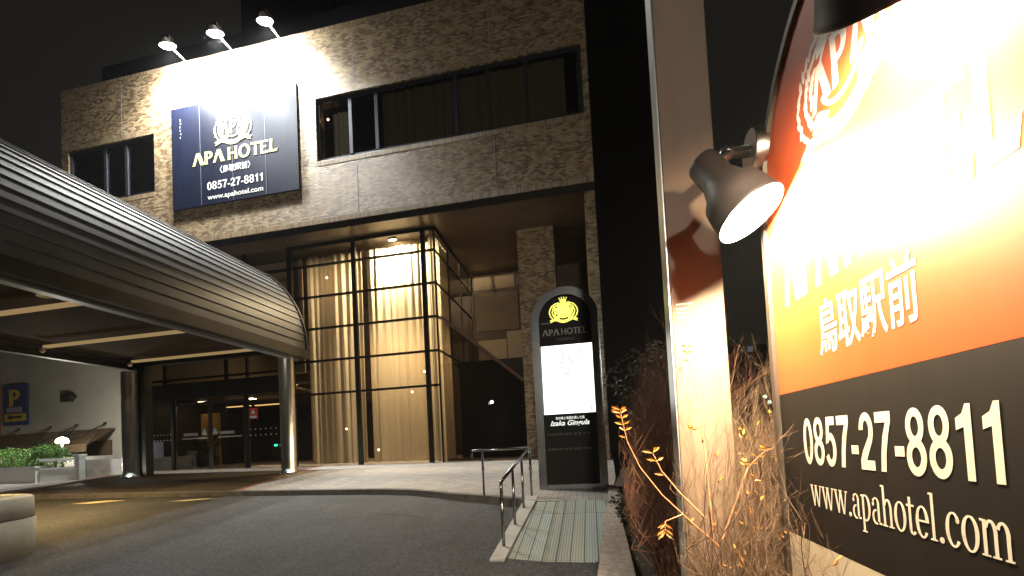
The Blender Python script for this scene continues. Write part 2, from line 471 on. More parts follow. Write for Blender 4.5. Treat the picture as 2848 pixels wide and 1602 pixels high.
for (x0, y0), (x1, y1) in zip(EDGE[:-1], EDGE[1:]):
    z0, z1 = plat(x0, y0)+.004, plat(x1, y1)+.004
    a0, a1 = asph(x0, y0)-.1, asph(x1, y1)-.1
    p = [(x0,y0,a0),(x1,y1,a1),(x1,y1,z1),(x0,y0,z0)]
    q = [(x0,y0+.14,a0),(x1,y1+.14,a1),(x1,y1+.14,z1),(x0,y0+.14,z0)]
    mb.face(p); mb.face([p[3], p[2], q[2], q[3]]); mb.face([q[1], q[0], q[3], q[2]])
kb = mb.build('kerb_strip', M['kerb']); tag(kb, kind='structure')

# ramp
mb = MB()
R0, R1 = 4.63, 6.79
def rampz(y): return .005 + (plat(-.4, R1)-.005)*(y-R0)/(R1-R0)
l0, r0, l1, r1 = -.99, .02, -.90, .19
v = [(l0,R0,rampz(R0)),(r0,R0,rampz(R0)),(r1,R1,rampz(R1)),(l1,R1,rampz(R1))]
lo = [(a, b, asph(a, b)-.25) for a, b, c in v]
mb.face(v)
for i in range(4): mb.face([lo[i], lo[(i+1)%4], v[(i+1)%4], v[i]])
tag(mb.build('ramp', M['ramp']), kind='structure')
# concrete beam left of the ramp that carries the rail
mb = MB()
bl = [(-1.165, 4.62, .035), (-1.0, 4.62, .035), (-.925, 7.15, .40), (-1.13, 7.15, .40)]
lo = [(a, b, asph(a, b)-.2) for a, b, c in bl]
mb.face(bl)
for i in range(4): mb.face([lo[i], lo[(i+1)%4], bl[(i+1)%4], bl[i]])
tag(mb.build('ramp_edge_beam', M['concrete'], bevel=.008), 'pale concrete edge beam carrying the handrail along the ramp', 'kerb')

# planting bed: low wall, soil
mb = MB()
KL = [(.215, 7.6), (.19, 6.6), (.12, 6.1), (.03, 4.6), (-.02, 3.9), (-.10, 2.6), (-.2, 1.2)]
KR = [(.40, 7.6), (.36, 6.6), (.30, 6.0), (.31, 4.8), (.30, 3.9), (.27, 2.6), (.2, 1.2)]
zs = [asph(x, y)+.17 for x, y in KL]
for i in range(len(KL)-1):
    A, B, C, D = KL[i], KL[i+1], KR[i+1], KR[i]
    za, zb = zs[i], zs[i+1]
    mb.face([(*B, zb), (*C, zb), (*D, za), (*A, za)])
    mb.face([(*A, za-.5), (*B, zb-.5), (*B, zb), (*A, za)])
    mb.face([(*C, zb-.5), (*D, za-.5), (*D, za), (*C, zb)])
mb.face([(*KL[0], zs[0]-.5), (*KL[0], zs[0]), (*KR[0], zs[0]), (*KR[0], zs[0]-.5)])
tag(mb.build('planting_bed_wall', M['pinkconc']), 'low pinkish concrete edging wall between the ramp and the bare shrubs', 'kerb')
def soilz(x, y): return asph(x, y) + .09
mb = MB()
random.seed(3)
sx_ = [.25+.35*i for i in range(26)]; sy_ = [-1+.5*j for j in range(40)]
g = [[mb.bm.verts.new((x, y, soilz(x, y)+random.uniform(-.03, .03))) for x in sx_] for y in sy_]
for j in range(len(sy_)-1):
    for i in range(len(sx_)-1):
        f = mb.bm.faces.new((g[j][i], g[j][i+1], g[j+1][i+1], g[j+1][i])); f.smooth = True
tag(mb.build('planting_bed_soil', M['soil']), kind='structure')

# pale yellow patches by the kerb
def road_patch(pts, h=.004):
    mb = MB(); mb.face([(x, y, asph(x, y)+h) for x, y in pts]); return mb.build('pale_patch', M['patchpale'])
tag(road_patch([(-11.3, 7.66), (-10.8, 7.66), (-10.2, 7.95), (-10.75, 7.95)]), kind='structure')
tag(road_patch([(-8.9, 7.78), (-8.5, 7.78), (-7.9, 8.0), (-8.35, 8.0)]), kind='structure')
mb = MB()      # an old filled crack and a repaired patch in the asphalt
cp = [(-3.45, 6.60), (-3.2, 6.62), (-2.95, 6.55), (-2.75, 6.42), (-2.6, 6.38), (-2.45, 6.25), (-2.38, 6.1)]
for (x0, y0), (x1, y1) in zip(cp[:-1], cp[1:]): mb.face([(x0, y0-.012, asph(x0, y0)+.004), (x1, y1-.012, asph(x1, y1)+.004), (x1, y1+.016, asph(x1, y1)+.004), (x0, y0+.016, asph(x0, y0)+.004)])
tag(mb.build('road_crack', pmat('tar filler', (.012,.012,.012), .5)), kind='structure')
# dark brown drive strip under the canopy with its reddish borders
DR = [(-7.72, 8.39), (-8.05, 9.3), (-8.35, 10.2), (-8.55, 11.0), (-8.7, 11.9), (-8.75, 12.95)]
DL = [(-14.35, 8.39), (-14.75, 9.3), (-15.2, 10.2), (-15.6, 11.0), (-15.9, 11.9), (-16.2, 12.95)]
mb = MB()
for i in range(len(DR)-1):
    mb.face([(*p, plat(*p)+.004) for p in (DL[i], DR[i], DR[i+1], DL[i+1])])
tag(mb.build('driveway', M['drive']), kind='structure')
for line in (DR, DL):
    mb = MB()
    for (x0, y0), (x1, y1) in zip(line[:-1], line[1:]):
        mb.face([(x0-.05, y0, plat(x0, y0)+.008), (x0+.05, y0, plat(x0, y0)+.008), (x1+.05, y1, plat(x1, y1)+.008), (x1-.05, y1, plat(x1, y1)+.008)])
    tag(mb.build('driveway_border', M['red']), kind='structure')

# ------------------------------------------------------------------ hotel building
FY = 12.2
XL, XR = -18.2, .46
hotel = empty('hotel_building', (-9, 14, .6), 'buff brick hotel with dark ribbon windows and an overhanging upper floor', 'building')
ZB, Z1, Z2, ZT = 8.5, 10.5, 12.55, 14.82
mb = MB()
W1 = (-17.9, -14.22); W2 = (-8.06, .30)
mb.box((XL, FY, ZB), (XR, FY+.45, Z1))
mb.box((XL, FY, Z2), (XR, FY+.45, ZT))
mb.box((XL, FY, Z1), (W1[0], FY+.45, Z2)); mb.box((W1[1], FY, Z1), (W2[0], FY+.45, Z2)); mb.box((W2[1], FY, Z1), (XR, FY+.45, Z2))
mb.build('brick_wall', M['brick'], hotel)
mb = MB()
mb.box((XR-.3, FY+.45, ZB), (XR-.004, 22, ZT)); mb.box((XL+.004, FY+.45, ZB), (XL+.3, 22, ZT)); mb.box((XL+.3, 21.7, .5), (XR-.3, 22, ZT))
mb.build('side_wall', M['brick_side'], hotel)
mb = MB()   # bricks on end along the edges
t = .004
for z0, z1, xa, xb in ((ZB, ZB+.16, XL, XR), (ZT-.16, ZT, XL, XR)):
    mb.box((xa, FY-t, z0), (xb, FY-.0005, z1))
for wa, wb in (W1, W2):
    mb.box((wa, FY-t, Z1-.15), (wb, FY-.0005, Z1)); mb.box((wa, FY-t, Z2), (wb, FY-.0005, Z2+.15))
mb.build('brick_trim', M['soldier'], hotel)
mb = MB()
for x in (-15.55, -11.08, -6.71, -2.33):
    for z0, z1 in ((ZB+.16, Z1-.16), (Z2+.16, ZT-.16)):
        mb.box((x-.012, FY-.003, z0), (x+.012, FY-.0005, z1))
mb.build_each('wall_joint', pmat('sealant', (.30,.30,.31), .6), hotel)
mb = MB()
mb.box((XL, FY+.06, 8.33), (XR, 14.3, ZB-.004)); mb.box((XL+.3, 14.3, 8.36), (XR-.31, 21.7, ZB-.004))
mb.build('soffit', M['soffit'], hotel)
mb = MB(); mb.box((XL, FY+.02, 8.29), (XR, FY+.058, ZB-.006)); mb.build('fascia', M['fascia'], hotel)
mb = MB(); mb.box((XL+.5, 13.2, ZT-.3), (XR-.5, 13.5, 16.5)); mb.box((XL+.3, FY+.45, ZT-.5), (XR-.3, 21.7, ZT-.35)); mb.build('roof_screen', M['navy2'], hotel)
mb = MB()   # rooms behind the ribbon windows
mb.box((XL+.3, 15.2, ZB+.1), (XR-.3, 15.3, ZT-.55)); mb.box((XL+.3, FY+.46, 10.2), (XR-.3, 15.2, 10.3)); mb.box((XL+.3, FY+.46, 13.0), (XR-.3, 15.2, 13.1))
mb.build('room_interior', M['dark'], hotel)

def ribbon_window(x0, x1, mullions, thin):
    mb = MB(); y0, y1 = FY+.06, FY+.13
    mb.box((x0, y0, Z1), (x1, y1, Z1+.10)); mb.box((x0, y0, Z2-.13), (x1, y1, Z2))
    for x in [x0+.05, x1-.05] + mullions:
        mb.box((x-.055, y0-.01, Z1+.10), (x+.055, y1-.002, Z2-.13))
    wdo = mb.build('window', M['alu'], hotel)
    mb = MB(); mb.face([(x0, FY+.1, Z1), (x1, FY+.1, Z1), (x1, FY+.1, Z2), (x0, FY+.1, Z2)]); mb.build('pane', M['glass'], wdo)
    return wdo
ribbon_window(W1[0], W1[1], [-16.35, -15.45], 0)
ribbon_window(W2[0], W2[1], [-6.9, -6.02, -3.45, -2.45, -1.3], 0)

# brick column and side pier under the overhang
mb = MB(); mb.box((-2.08, 14, .3), (-.87, 14.9, 8.325)); mb.build('brick_column', M['brick'], hotel)
mb = MB(); mb.box((.16, FY+.065, .3), (XR, 21.6, 8.325)); mb.build('side_pier', M['brick'], hotel)
# glazed corner box
GX0, GX1, GY = -9.75, -4.58, 13.0
GB, GT = .62, 8.33
rows = [7.58, 6.52, 5.44, 4.35, 3.25]
mb = MB()
for x, h in ((-9.78, .08), (-7.40, .075), (-4.98, .075)):
    mb.box((x-h, GY-.03, GB), (x+h, GY+.055, GT))
mb.box((GX1-.045, GY-.02, GB), (GX1, GY+.03, GT-.1))
for z in rows: mb.box((GX0, GY-.012, z-.035), (GX1-.045, GY+.05, z+.035))
mb.box((GX0, GY-.014, GT-.12), (GX1-.002, GY+.052, GT)); mb.box((GX0, GY-.014, GB), (GX1-.002, GY+.052, GB+.18))
gw = mb.build('glazed_wall', M['darkmetal'], hotel)
mb = MB(); mb.face([(GX0, GY+.02, GB), (GX1-.02, GY+.02, GB), (GX1-.02, GY+.02, GT), (GX0, GY+.02, GT)]); mb.build('pane', M['glass'], gw)
mb = MB()
for y in (14.35, 15.75, 17.2): mb.box((GX1-.05, y-.04, 4.4), (GX1-.001, y+.04, GT-.12))
for z in rows[:4]: mb.box((GX1-.04, GY+.03, z-.03), (GX1+.004, 17.16, z+.03))
mb.box((GX1-.042, GY+.054, GT-.12), (GX1+.005, 17.16, GT-.001)); mb.box((GX1-.042, GY+.054, GB), (GX1+.005, 17.16, GB+.15))
gs = mb.build('glazed_side_wall', M['darkmetal'], hotel)
mb = MB(); mb.face([(GX1-.015, GY+.03, GB), (GX1-.015, 17.2, GB), (GX1-.015, 17.2, GT), (GX1-.015, GY+.03, GT)]); mb.build('pane', M['glass'], gs)
# stair enclosure of dark glass rising to the box corner, with its sloping trim
SA, SB = Vector((-4.52, 13.12, 0)), Vector((-2.12, 14.25, 0))
mb = MB(); mb.face([(*SA.xy, .6), (*SB.xy, .6), (*SB.xy, 3.32), (*SA.xy, 5.40)])
mb.build('stair_glass', M['darkglass'], hotel)
mb = MB(); d = Vector((SB.x-SA.x, SB.y-SA.y, 3.34-5.42)); mid = Vector(((SA.x+SB.x)/2, (SA.y+SB.y)/2-.02, 4.38))
mb.obox(mid, d, Vector((d.y, -d.x, 0)), d.cross(Vector((d.y, -d.x, 0))), d.length/2, .05, .045)
mb.build('stair_trim', pmat('brown trim', (.16,.09,.06), .4, .2), hotel)
mb = MB(); mb.box((SA.x+.1, 14.5, .5), (SB.x-.05, 17.1, 4.2)); mb.build('stair_core', M['dark'], hotel)
# back wall of the recess with pale panels
mb = MB(); mb.box((-4.55, 17.3, .5), (XR-.31, 17.5, 8.34)); mb.build('recess_wall', M['darkwood'], hotel)
mb = MB()
for x0, x1, z0, z1 in ((-4.45, -2.75, 7.65, 8.25), (-4.45, -2.65, 5.95, 7.5)): mb.box((x0, 17.26, z0), (x1, 17.296, z1))
mb.build('upper_panel', pmat('dull brown panel', (.16,.12,.08), .6), hotel)
mb = MB()
for x0, x1, z0, z1 in ((-4.38, -3.2, 4.75, 5.55), (-3.16, -2.25, 4.7, 5.85)): mb.box((x0, 17.22, z0), (x1, 17.256, z1))
mb.build('lower_panel', M['panel'], hotel)

# ground floor glazing left of the box and the entrance doors
mb = MB(); y0, y1 = 13.0, 13.1
EX0 = -15.95
for x in (-15.88, -14.95, -12.40, -11.55): mb.box((x-.04, y0, 3.9), (x+.04, y1, GT))
for z in (4.15, 5.35, 6.52, 7.58): mb.box((EX0, y0-.005, z-.035), (GX0-.09, y1-.02, z+.035))
mb.box((EX0, y0-.15, 3.42), (GX0-.09, y1-.05, 3.98))
for x in (-15.86, -14.62, -11.62, -9.93): mb.box((x-.06, y0-.02, .7), (x+.06, y1-.01, 3.42))
eg = mb.build('entrance_glazing', M['darkmetal'], hotel)
mb = MB()
mb.face([(EX0, 13.05, 3.95), (GX0-.09, 13.05, 3.95), (GX0-.09, 13.05, GT), (EX0, 13.05, GT)])
for x0, x1 in ((-15.8, -14.68), (-11.56, -9.99)): mb.face([(x0, 13.05, .75), (x1, 13.05, .75), (x1, 13.05, 3.42), (x0, 13.05, 3.42)])
mb.build('pane', M['glass'], eg)
mb = MB()   # white dots on the side panes
for xa, xb in ((-15.72, -14.75), (-11.5, -10.1)):
    for z in (2.02, 2.22):
        n = 8
        for i in range(n):
            x = xa + (xb-xa)*i/(n-1); mb.box((x-.018, 13.03, z-.018), (x+.018, 13.04, z+.018))
mb.build_each('safety_dot', M['letter'], eg)
for x0, x1 in ((-14.54, -13.10), (-13.06, -11.70)):
    mb = MB()
    for xa, xb, za, zb in ((x0, x0+.05, .8, 3.3), (x1-.05, x1, .8, 3.3), (x0+.05, x1-.05, 3.2, 3.3), (x0+.05, x1-.05, .8, .9)): mb.box((xa, 13.02, za), (xb, 13.06, zb))
    dr = mb.build('sliding_door', M['steel'], hotel)
    mb = MB(); mb.face([(x0, 13.04, .85), (x1, 13.04, .85), (x1, 13.04, 3.25), (x0, 13.04, 3.25)]); mb.build('pane', M['glass'], dr)
    mb = MB()
    mb.box((x0+.3, 13.0, 2.0), (x1-.1, 13.015, 2.05)); mb.box((x0+.38, 13.0, 2.12), (x0+.95, 13.015, 2.22))
    q = x1-.2 if x0 < -14 else x0+.2
    mb.prism([(-.12, 0), (.12, 0), (0, .25)], (q, 13.0, 2.13), (1, 0, 0), (0, 0, 1), .01)
    mb.build('door_sticker', M['dimletter'], dr)
mb = MB(); mb.box((EX0+.1, 13.9, 4.2), (GX0-.2, 13.95, GT-.02)); mb.build('inner_panel', M['panel'], hotel)
mb = MB(); mb.box((-15, 13.45, 3.70), (-10, 13.55, 3.72)); mb.build('cove_or_fill_lamp', M['e_cove_or_fill'], hotel)  # unseen strip added behind the transom to brighten the inner panel
# lobby shell
mb = MB(); mb.box((-16.0, 19.5, .5), (GX1-.1, 19.6, 8.3)); mb.box((-16.1, 13.12, .5), (-16.0, 19.5, 8.3)); mb.build('lobby_wall', M['darkwood'], hotel)
mb = MB(); mb.box((-16.0, 13.12, .74), (-9.9, 19.5, .80)); mb.build('lobby_floor', M['lobbyfloor'], hotel)
mb = MB(); mb.box((-16.0, 13.2, 3.55), (-9.9, 19.5, 3.62)); mb.build('lobby_ceiling', M['darkwood'], hotel)
mb = MB(); mb.box((-16.4, 13.0, .5), (-16.0, 13.3, 8.3)); mb.build('end_pier', M['fascia'], hotel)
mb = MB()
for x, y in ((-15.05, 14.7), (-12.96, 14.77)): mb.box((x-.13, y-.13, 3.53), (x+.13, y+.13, 3.546))
mb.build_each('lobby_downlight', M['e_lobby2'], hotel)
mb = MB()
for x0, x1, y in ((-14.3, -13.25, 15.0), (-13.1, -12.0, 15.1)): mb.box((x0, y, 3.30), (x1, y+.12, 3.33))
mb.build('cove_or_fill_lamp', M['e_cove_or_fill'], hotel)

# curtains in the box: pleated cloth with thickness free (cloth)
def pleated(name, x0, x1, y, z0, z1, amp, lam, mat, parent=None, alongy=False, seed=1, skew=0):
    rnd = random.Random(seed); mb = MB()
    n = int(abs(x1-x0)/lam*8); rows_ = 6
    ph = 0; prev = []
    offs = []
    for i in range(n+1):
        ph += 2*pi/8*rnd.uniform(.6, 1.5)
        offs.append(amp*sin(ph)*rnd.uniform(.6, 1.1) + amp*.7*sin(ph*.23+seed))
    grid = []
    for j in range(rows_+1):
        f = j/rows_; z = z0+(z1-z0)*f; r = []
        for i in range(n+1):
            u = x0+(x1-x0)*i/n + skew*(1-f)*sin(i*.35)*.06
            d = offs[i]*(1.0-.3*f)
            r.append(mb.bm.verts.new((y+d, u, z) if alongy else (u, y+d, z)))
        grid.append(r)
    for j in range(rows_):
        for i in range(n):
            f = mb.bm.faces.new((grid[j][i], grid[j][i+1], grid[j+1][i+1], grid[j+1][i])); f.smooth = True
    return mb.build(name, mat, parent)
tag(pleated('curtain', -9.62, -7.47, 13.72, .82, 8.2, .075, .26, M['curtain'], seed=4, skew=1), 'dim full height sheer curtain in the left bay of the glass corner', 'curtain', 'lobby curtains')
tag(pleated('curtain', -7.33, -5.05, 13.72, .82, 8.2, .05, .24, M['curtain'], seed=9, skew=1), 'bright sheer curtain behind the middle bay of the glass corner, glowing at its top', 'curtain', 'lobby curtains')
tag(pleated('curtain', -4.93, -4.68, 13.35, .82, 8.2, .035, .16, M['curtain'], seed=5), 'narrow pale curtain behind the slim pane at the box corner', 'curtain', 'lobby curtains')
tag(pleated('curtain', 13.4, 14.5, -4.72, .82, 8.2, .035, .22, M['curtain'], alongy=True, seed=6), 'sheer curtain along the side return of the glass corner', 'curtain', 'lobby curtains')
# room curtains behind the ribbon window
tag(pleated('curtain', -7.60, -6.98, 12.40, 10.4, 12.1, .04, .17, M['roomcurtain'], seed=2), 'pale pleated curtain in the first pane beside the dark wall sign', 'curtain', 'guest room curtains')
tag(pleated('curtain', -5.9, -.2, 12.46, 10.4, 12.6, .05, .30, clothmat('dim curtain', (.24,.20,.14), .3), seed=12), 'long dim pleated curtain along the right part of the ribbon window', 'curtain', 'guest room curtains')
tag(pleated('curtain', -15.4, -14.4, 12.45, 10.4, 12.6, .02, .35, pmat('dark blind', (.03,.03,.035), .6), seed=3), 'dark blind behind the window pane left of the wall sign', 'blind')

def disc_lamp(name, c, axis, r, emis, body, label, cat, group=None, h=.06):
    e = empty(name, c, label, cat, group)
    mb = MB(); mb.lathe(c, axis, [(-h, r*1.25), (.004, r*1.25), (.004, r*1.02), (-.01, r*1.0)], 24, cap0=True); mb.build('housing', body, e)
    mb = MB(); mb.lathe(c, axis, [(-.008, r), (-.006, r*.5)], 24, cap1=True); mb.build('lens', emis, e)
    return e
disc_lamp('ceiling_lamp', (-6.15, 13.32, 8.24), (0, .35, -1), .11, M['e_curtain'], M['lampwhite'], 'bright ceiling lamp at the top of the lit curtain', 'lamp')
disc_lamp('ceiling_lamp', (-8.9, 15.2, 8.2), (0, 0, -1), .16, M['e_lobby'], M['lampwhite'], 'dim lobby ceiling lamp behind the left curtain', 'lamp')
disc_lamp('ceiling_lamp', (-6.2, 15.4, 5.2), (0, -.5, -1), .22, M['e_lobby'], M['lampwhite'], 'warm lobby lamp behind the middle curtain', 'lamp')
for x, y, z, lab in ((-8.58, 13.3, 7.25, 'tiny dot for a mirrored street lamp near the top of the dim left curtain'), (-8.02, 13.25, 2.05, 'tiny dot for a mirrored street lamp low in front of the left curtain'),
                (-6.9, 13.25, 1.3, 'tiny dot for a mirrored street lamp near the floor in front of the middle curtain'), (-5.2, 13.25, 3.75, 'tiny dot for a mirrored street lamp beside the corner mullion at mid height'),
                (-5.65, 13.25, 3.12, 'tiny dot for a mirrored street lamp just under the lowest glazing bar'), (-7.85, 12.55, 12.1, 'upper dot at the edge of the window beside the wall sign'), (-7.85, 12.55, 10.72, 'lower dot at the edge of the window beside the wall sign')):
    mb = MB(); mb.sphere((x, y, z), .032); o = mb.build('glow_dot', M['e_dot']); tag(o, 'glowing ' + lab, 'lamp', 'small glowing dots behind glass')  # dots before the curtains imitate street lamps mirrored in the glass
mb = MB(); mb.sphere((-3.1, 13.6, 2.65), .05); tag(mb.build('glow_dot', emat('cool dot glow', (.8,.95,1), 8)), 'cool white dot for a lamp mirrored in the dark stair glass', 'lamp', 'small glowing dots behind glass')  # glowing dot imitates a lamp reflection in the stair glass
mb = MB(); mb.box((-10.48, 12.90, 1.60), (-10.40, 12.95, 1.66)); tag(mb.build('exit_lamp', M['e_green']), 'small green indicator lamp beside the steel column', 'lamp')
# lobby things
mb = MB(); mb.box((-15.4, 14.9, .82), (-14.55, 14.96, 3.1)); tag(mb.build('folding_screen', M['goldscreen']), 'gold wall screen behind the entrance doors', 'screen')
pl_ = empty('potted_palm', (-14.4, 14.1, .82), 'dark potted palm silhouetted before the gold screen', 'plant')
mb = MB(); mb.lathe((-14.4, 14.1, .81), (0, 0, 1), [(0, .22), (.65, .33), (.66, .30), (.6, .29)], 24, cap0=True); mb.build('pot', M['dark'], pl_)
mb = MB(); random.seed(11)
for i in range(13):
    a = random.uniform(0, 2*pi); L_ = random.uniform(.5, .85); h = random.uniform(.9, 1.5)
    p = [Vector((-14.4, 14.1, 1.4)) + Vector((cos(a)*L_*t, sin(a)*L_*.5*t, h*t - .55*t**3)) for t in (0, .35, .65, .85, 1)]
    wd = [.02, .06, .12, .09, .01]; s_ = Vector((-sin(a), cos(a), .3)).normalized()
    for k in range(4): mb.face([p[k]-s_*wd[k], p[k]+s_*wd[k], p[k+1]+s_*wd[k+1], p[k+1]-s_*wd[k+1]])
mb.build('fronds', M['palm'], pl_)
mb = MB(); mb.box((-15.75, 13.02, 1.4), (-15.05, 13.035, 1.98)); tag(mb.build('notice', M['paper']), 'bluish paper notice on the glass left of the doors', 'notice')
rs = empty('notice', (-11.35, 13.0, 2.75), 'small square red notice on the glass right of the doors', 'notice')
mb = MB(); mb.box((-11.5, 13.015, 2.58), (-11.2, 13.03, 2.95)); mb.build('plate', M['redsign'], rs)
mb = MB(); mb.box((-11.47, 13.005, 2.6), (-11.23, 13.013, 2.68)); mb.prism([(-.07, -.02), (.07, -.02), (.07, .02), (.02, .12), (-.02, .12), (-.07, .02)], (-11.35, 13.013, 2.77), (1, 0, 0), (0, 0, 1), .008); mb.build('lettering', M['letter'], rs)

# ------------------------------------------------------------------ logo letters
def arcp(cx, cy, rx, ry, a0, a1, n=14):
    return [(cx+rx*cos(a0+(a1-a0)*i/n), cy+ry*sin(a0+(a1-a0)*i/n)) for i in range(n+1)]
def logo_letters(mb, word, o, right, up, height, width, th):
    """flared capitals of the hotel name; letters as flat shapes of unit height"""
    o, right, up = Vector(o), Vector(right), Vector(up)
    parts = []; x = 0
    def put(polys, adv):
        nonlocal x
        for p in polys: parts.append([(x+a, b) for a, b in p])
        x += adv
    for ch in word:
        if ch == 'A':
            put([[(0, 0), (.20, 0), (.44, .70), (.66, 0), (.96, 0), (.62, 1), (.34, 1)]], .98)
        elif ch == 'P':
            put([[(.02, 0), (.27, 0), (.25, .5), (.25, 1), (.02, 1), (.04, .5)],
                 arcp(.33, .695, .36, .305, pi/2, -pi/2) + arcp(.33, .675, .14, .15, -pi/2, pi/2), [(.25, .84), (.33, .825), (.33, 1), (.25, 1)], [(.25, .39), (.33, .39), (.33, .525), (.25, .54)]], .70)
        elif ch == ' ': put([], .22)
        elif ch == 'H':
            put([[(0, 0), (.22, 0), (.19, .5), (.22, 1), (0, 1), (.03, .5)], [(.56, 0), (.78, 0), (.75, .5), (.78, 1), (.56, 1), (.59, .5)], [(.19, .44), (.59, .44), (.59, .58), (.19, .58)]], .86)
        elif ch == 'O':
            q = []
            n = 28
            for i in range(n):
                t0, t1 = 2*pi*i/n, 2*pi*(i+1)/n
                q.append([(.47+.47*cos(t0), .5+.53*sin(t0)), (.47+.47*cos(t1), .5+.53*sin(t1)), (.47+.25*cos(t1), .5+.36*sin(t1)), (.47+.25*cos(t0), .5+.36*sin(t0))])
            put(q, 1.0)
        elif ch == 'T':
            put([[(0, .80), (.05, .84), (.27, .86), (.25, .5), (.23, 0), (.46, 0), (.44, .5), (.42, .86), (.63, .84), (.68, .80), (.68, 1), (0, 1)]], .74)
        elif ch == 'E':
            put([[(0, 0), (.60, 0), (.63, .22), (.56, .17), (.21, .15), (.21, .46), (.46, .46), (.46, .60), (.21, .60), (.21, .86), (.52, .85), (.58, .80), (.58, 1), (0, 1), (.02, .5)]], .70)
        elif ch == 'L':
            put([[(0, 0), (.56, 0), (.64, .25), (.54, .18), (.22, .16), (.22, .6), (.25, 1), (0, 1), (.02, .5)]], .66)
    k = width/(x-.02)
    for p in parts: mb.prism([(a*k, b*height) for a, b in p], o, right, up, th)

def bold_digits(mb, word, o, right, up, height, width, th):
    parts = []; x = 0.0
    def ring(cx, cy, ro, ri, a0, a1, n=22):
        for i in range(n):
            t0, t1 = radians(a0+(a1-a0)*i/n), radians(a0+(a1-a0)*(i+1)/n)
            parts.append([(x+cx+ro[0]*cos(t0), cy+ro[1]*sin(t0)), (x+cx+ro[0]*cos(t1), cy+ro[1]*sin(t1)), (x+cx+ri[0]*cos(t1), cy+ri[1]*sin(t1)), (x+cx+ri[0]*cos(t0), cy+ri[1]*sin(t0))])
    def poly(*p): parts.append([(x+a, b) for a, b in p])
    for ch in word:
        if ch == '0': ring(.27, .5, (.26, .515), (.115, .37), 0, 360, 32); x += .59
        elif ch == '8': ring(.27, .735, (.235, .28), (.105, .15), 0, 360, 26); ring(.27, .27, (.26, .285), (.12, .15), 0, 360, 26); x += .59
        elif ch == '5':
            poly((.10, .83), (.49, .83), (.49, 1), (.12, 1)); poly((.05, .44), (.19, .49), (.24, .83), (.11, .86))
            ring(.26, .33, (.26, .345), (.12, .20), 140, -155); x += .59
        elif ch == '7': poly((.02, .82), (.36, .82), (.52, .84), (.52, 1), (.02, 1)); poly((.13, 0), (.29, 0), (.33, .30), (.42, .60), (.52, .84), (.36, .82), (.24, .58), (.17, .30)); x += .57
        elif ch == '2': ring(.27, .70, (.25, .315), (.105, .175), 178, -38); poly((.02, .17), (.02, .0), (.24, .17), (.47, .505), (.355, .595), (.12, .33)); poly((.02, 0), (.52, 0), (.52, .17), (.24, .17)); x += .59
        elif ch == '1': poly((.22, 0), (.37, 0), (.37, 1), (.27, 1), (.22, .80)); poly((.06, .66), (.22, .70), (.22, .84), (.27, 1), (.20, .88), (.06, .82)); x += .52
        elif ch == '-': poly((.03, .27), (.30, .27), (.30, .43), (.03, .43)); x += .35
    k = width/(x-.06)
    for i, p in enumerate(parts): mb.prism([(a*k, b*height) for a, b in p], o, right, up, th+(i % 7)*.00004)

def emblem(mb, c, right, up, r, th, letters=True):
    """round crest: ring with three letters, laurel, crown and ribbon"""
    c, right, up = Vector(c), Vector(right), Vector(up)
    cnt = [0]
    def P(poly):
        cnt[0] += 1
        mb.prism([(a*r, b*r) for a, b in poly], c, right, up, th*(1.005 + .007*(cnt[0] % 71)))
    mb.ring((0, 0), (1.06*r, 1.06*r), (.93*r, .93*r), radians(15), radians(165), c, right, up, th, 24)
    mb.ring((0, 0), (1.06*r, 1.06*r), (.93*r, .93*r), radians(205), radians(335), c, right, up, th, 20)
    n = right.cross(up).normalized()
    logo_letters(mb, 'A', c + right*(-1.42*r) + up*(-.62*r), right, up, 1.18*r, .98*r, th*1.2)
    logo_letters(mb, 'P', c + right*(-.38*r) + up*(-.66*r), right, up, 1.42*r, .74*r, th*1.2)
    logo_letters(mb, 'A', c + right*(.42*r) + up*(-.62*r), right, up, 1.18*r, .98*r, th*1.2)
    rnd = random.Random(5)
    for s in (-1, 1):           # laurel of many small leaves
        for i in range(17):
            f = i/16; a = radians(238 - 130*f)
            for rr, da in ((1.5+.25*sin(f*pi), 0), (1.85+.35*sin(f*pi), .12), (1.3+.12*sin(f*pi), -.08)):
                x, y = rr*cos(a+da)*1.0, rr*sin(a+da)*.86 - .1
                if y > 1.5 or (rr < 1.4 and abs(y) < .75): continue
                ang = a + da - pi/2 + rnd.uniform(-.7, .7); l, w_ = .21, .085
                pts = [(x + cos(ang)*l*cos(t) - sin(ang)*w_*sin(t), y + sin(ang)*l*cos(t) + cos(ang)*w_*sin(t)) for t in [2*pi*k/8 for k in range(8)]]
                P([(-s*(-p[0]) if s > 0 else p[0], p[1]) for p in pts] if s < 0 else [(-p[0], p[1]) for p in pts])
    # crown
    P([(-.5, 1.42), (.5, 1.42), (.5, 1.56), (-.5, 1.56)])
    P([(-.46, 1.6), (.46, 1.6), (.58, 2.02), (.32, 1.84), (.2, 2.12), (0, 1.86), (-.2, 2.12), (-.32, 1.84), (-.58, 2.02)])
    for q in (-.58, -.2, .2, .58): P([(q+.085*cos(t), (2.1 if abs(q) > .3 else 2.2)+.085*sin(t)) for t in [2*pi*k/8 for k in range(8)]])
    for i in range(7):
        a = radians(52 + 76*i/6); P([(1.33*cos(a)+.16*cos(t), 1.28*sin(a)+.12*sin(t)) for t in [2*pi*k/8 for k in range(8)]])
    # ribbon
    mb.ring((0, .55*r), (2.0*r, 2.42*r), (1.75*r, 1.95*r), radians(222), radians(318), c, right, up, th, 20)
    for s in (-1, 1):
        P([(s*1.28, -1.22), (s*1.5, -1.5), (s*2.2, -1.75), (s*2.0, -1.5), (s*2.25, -1.38), (s*1.7, -1.1)][::s])

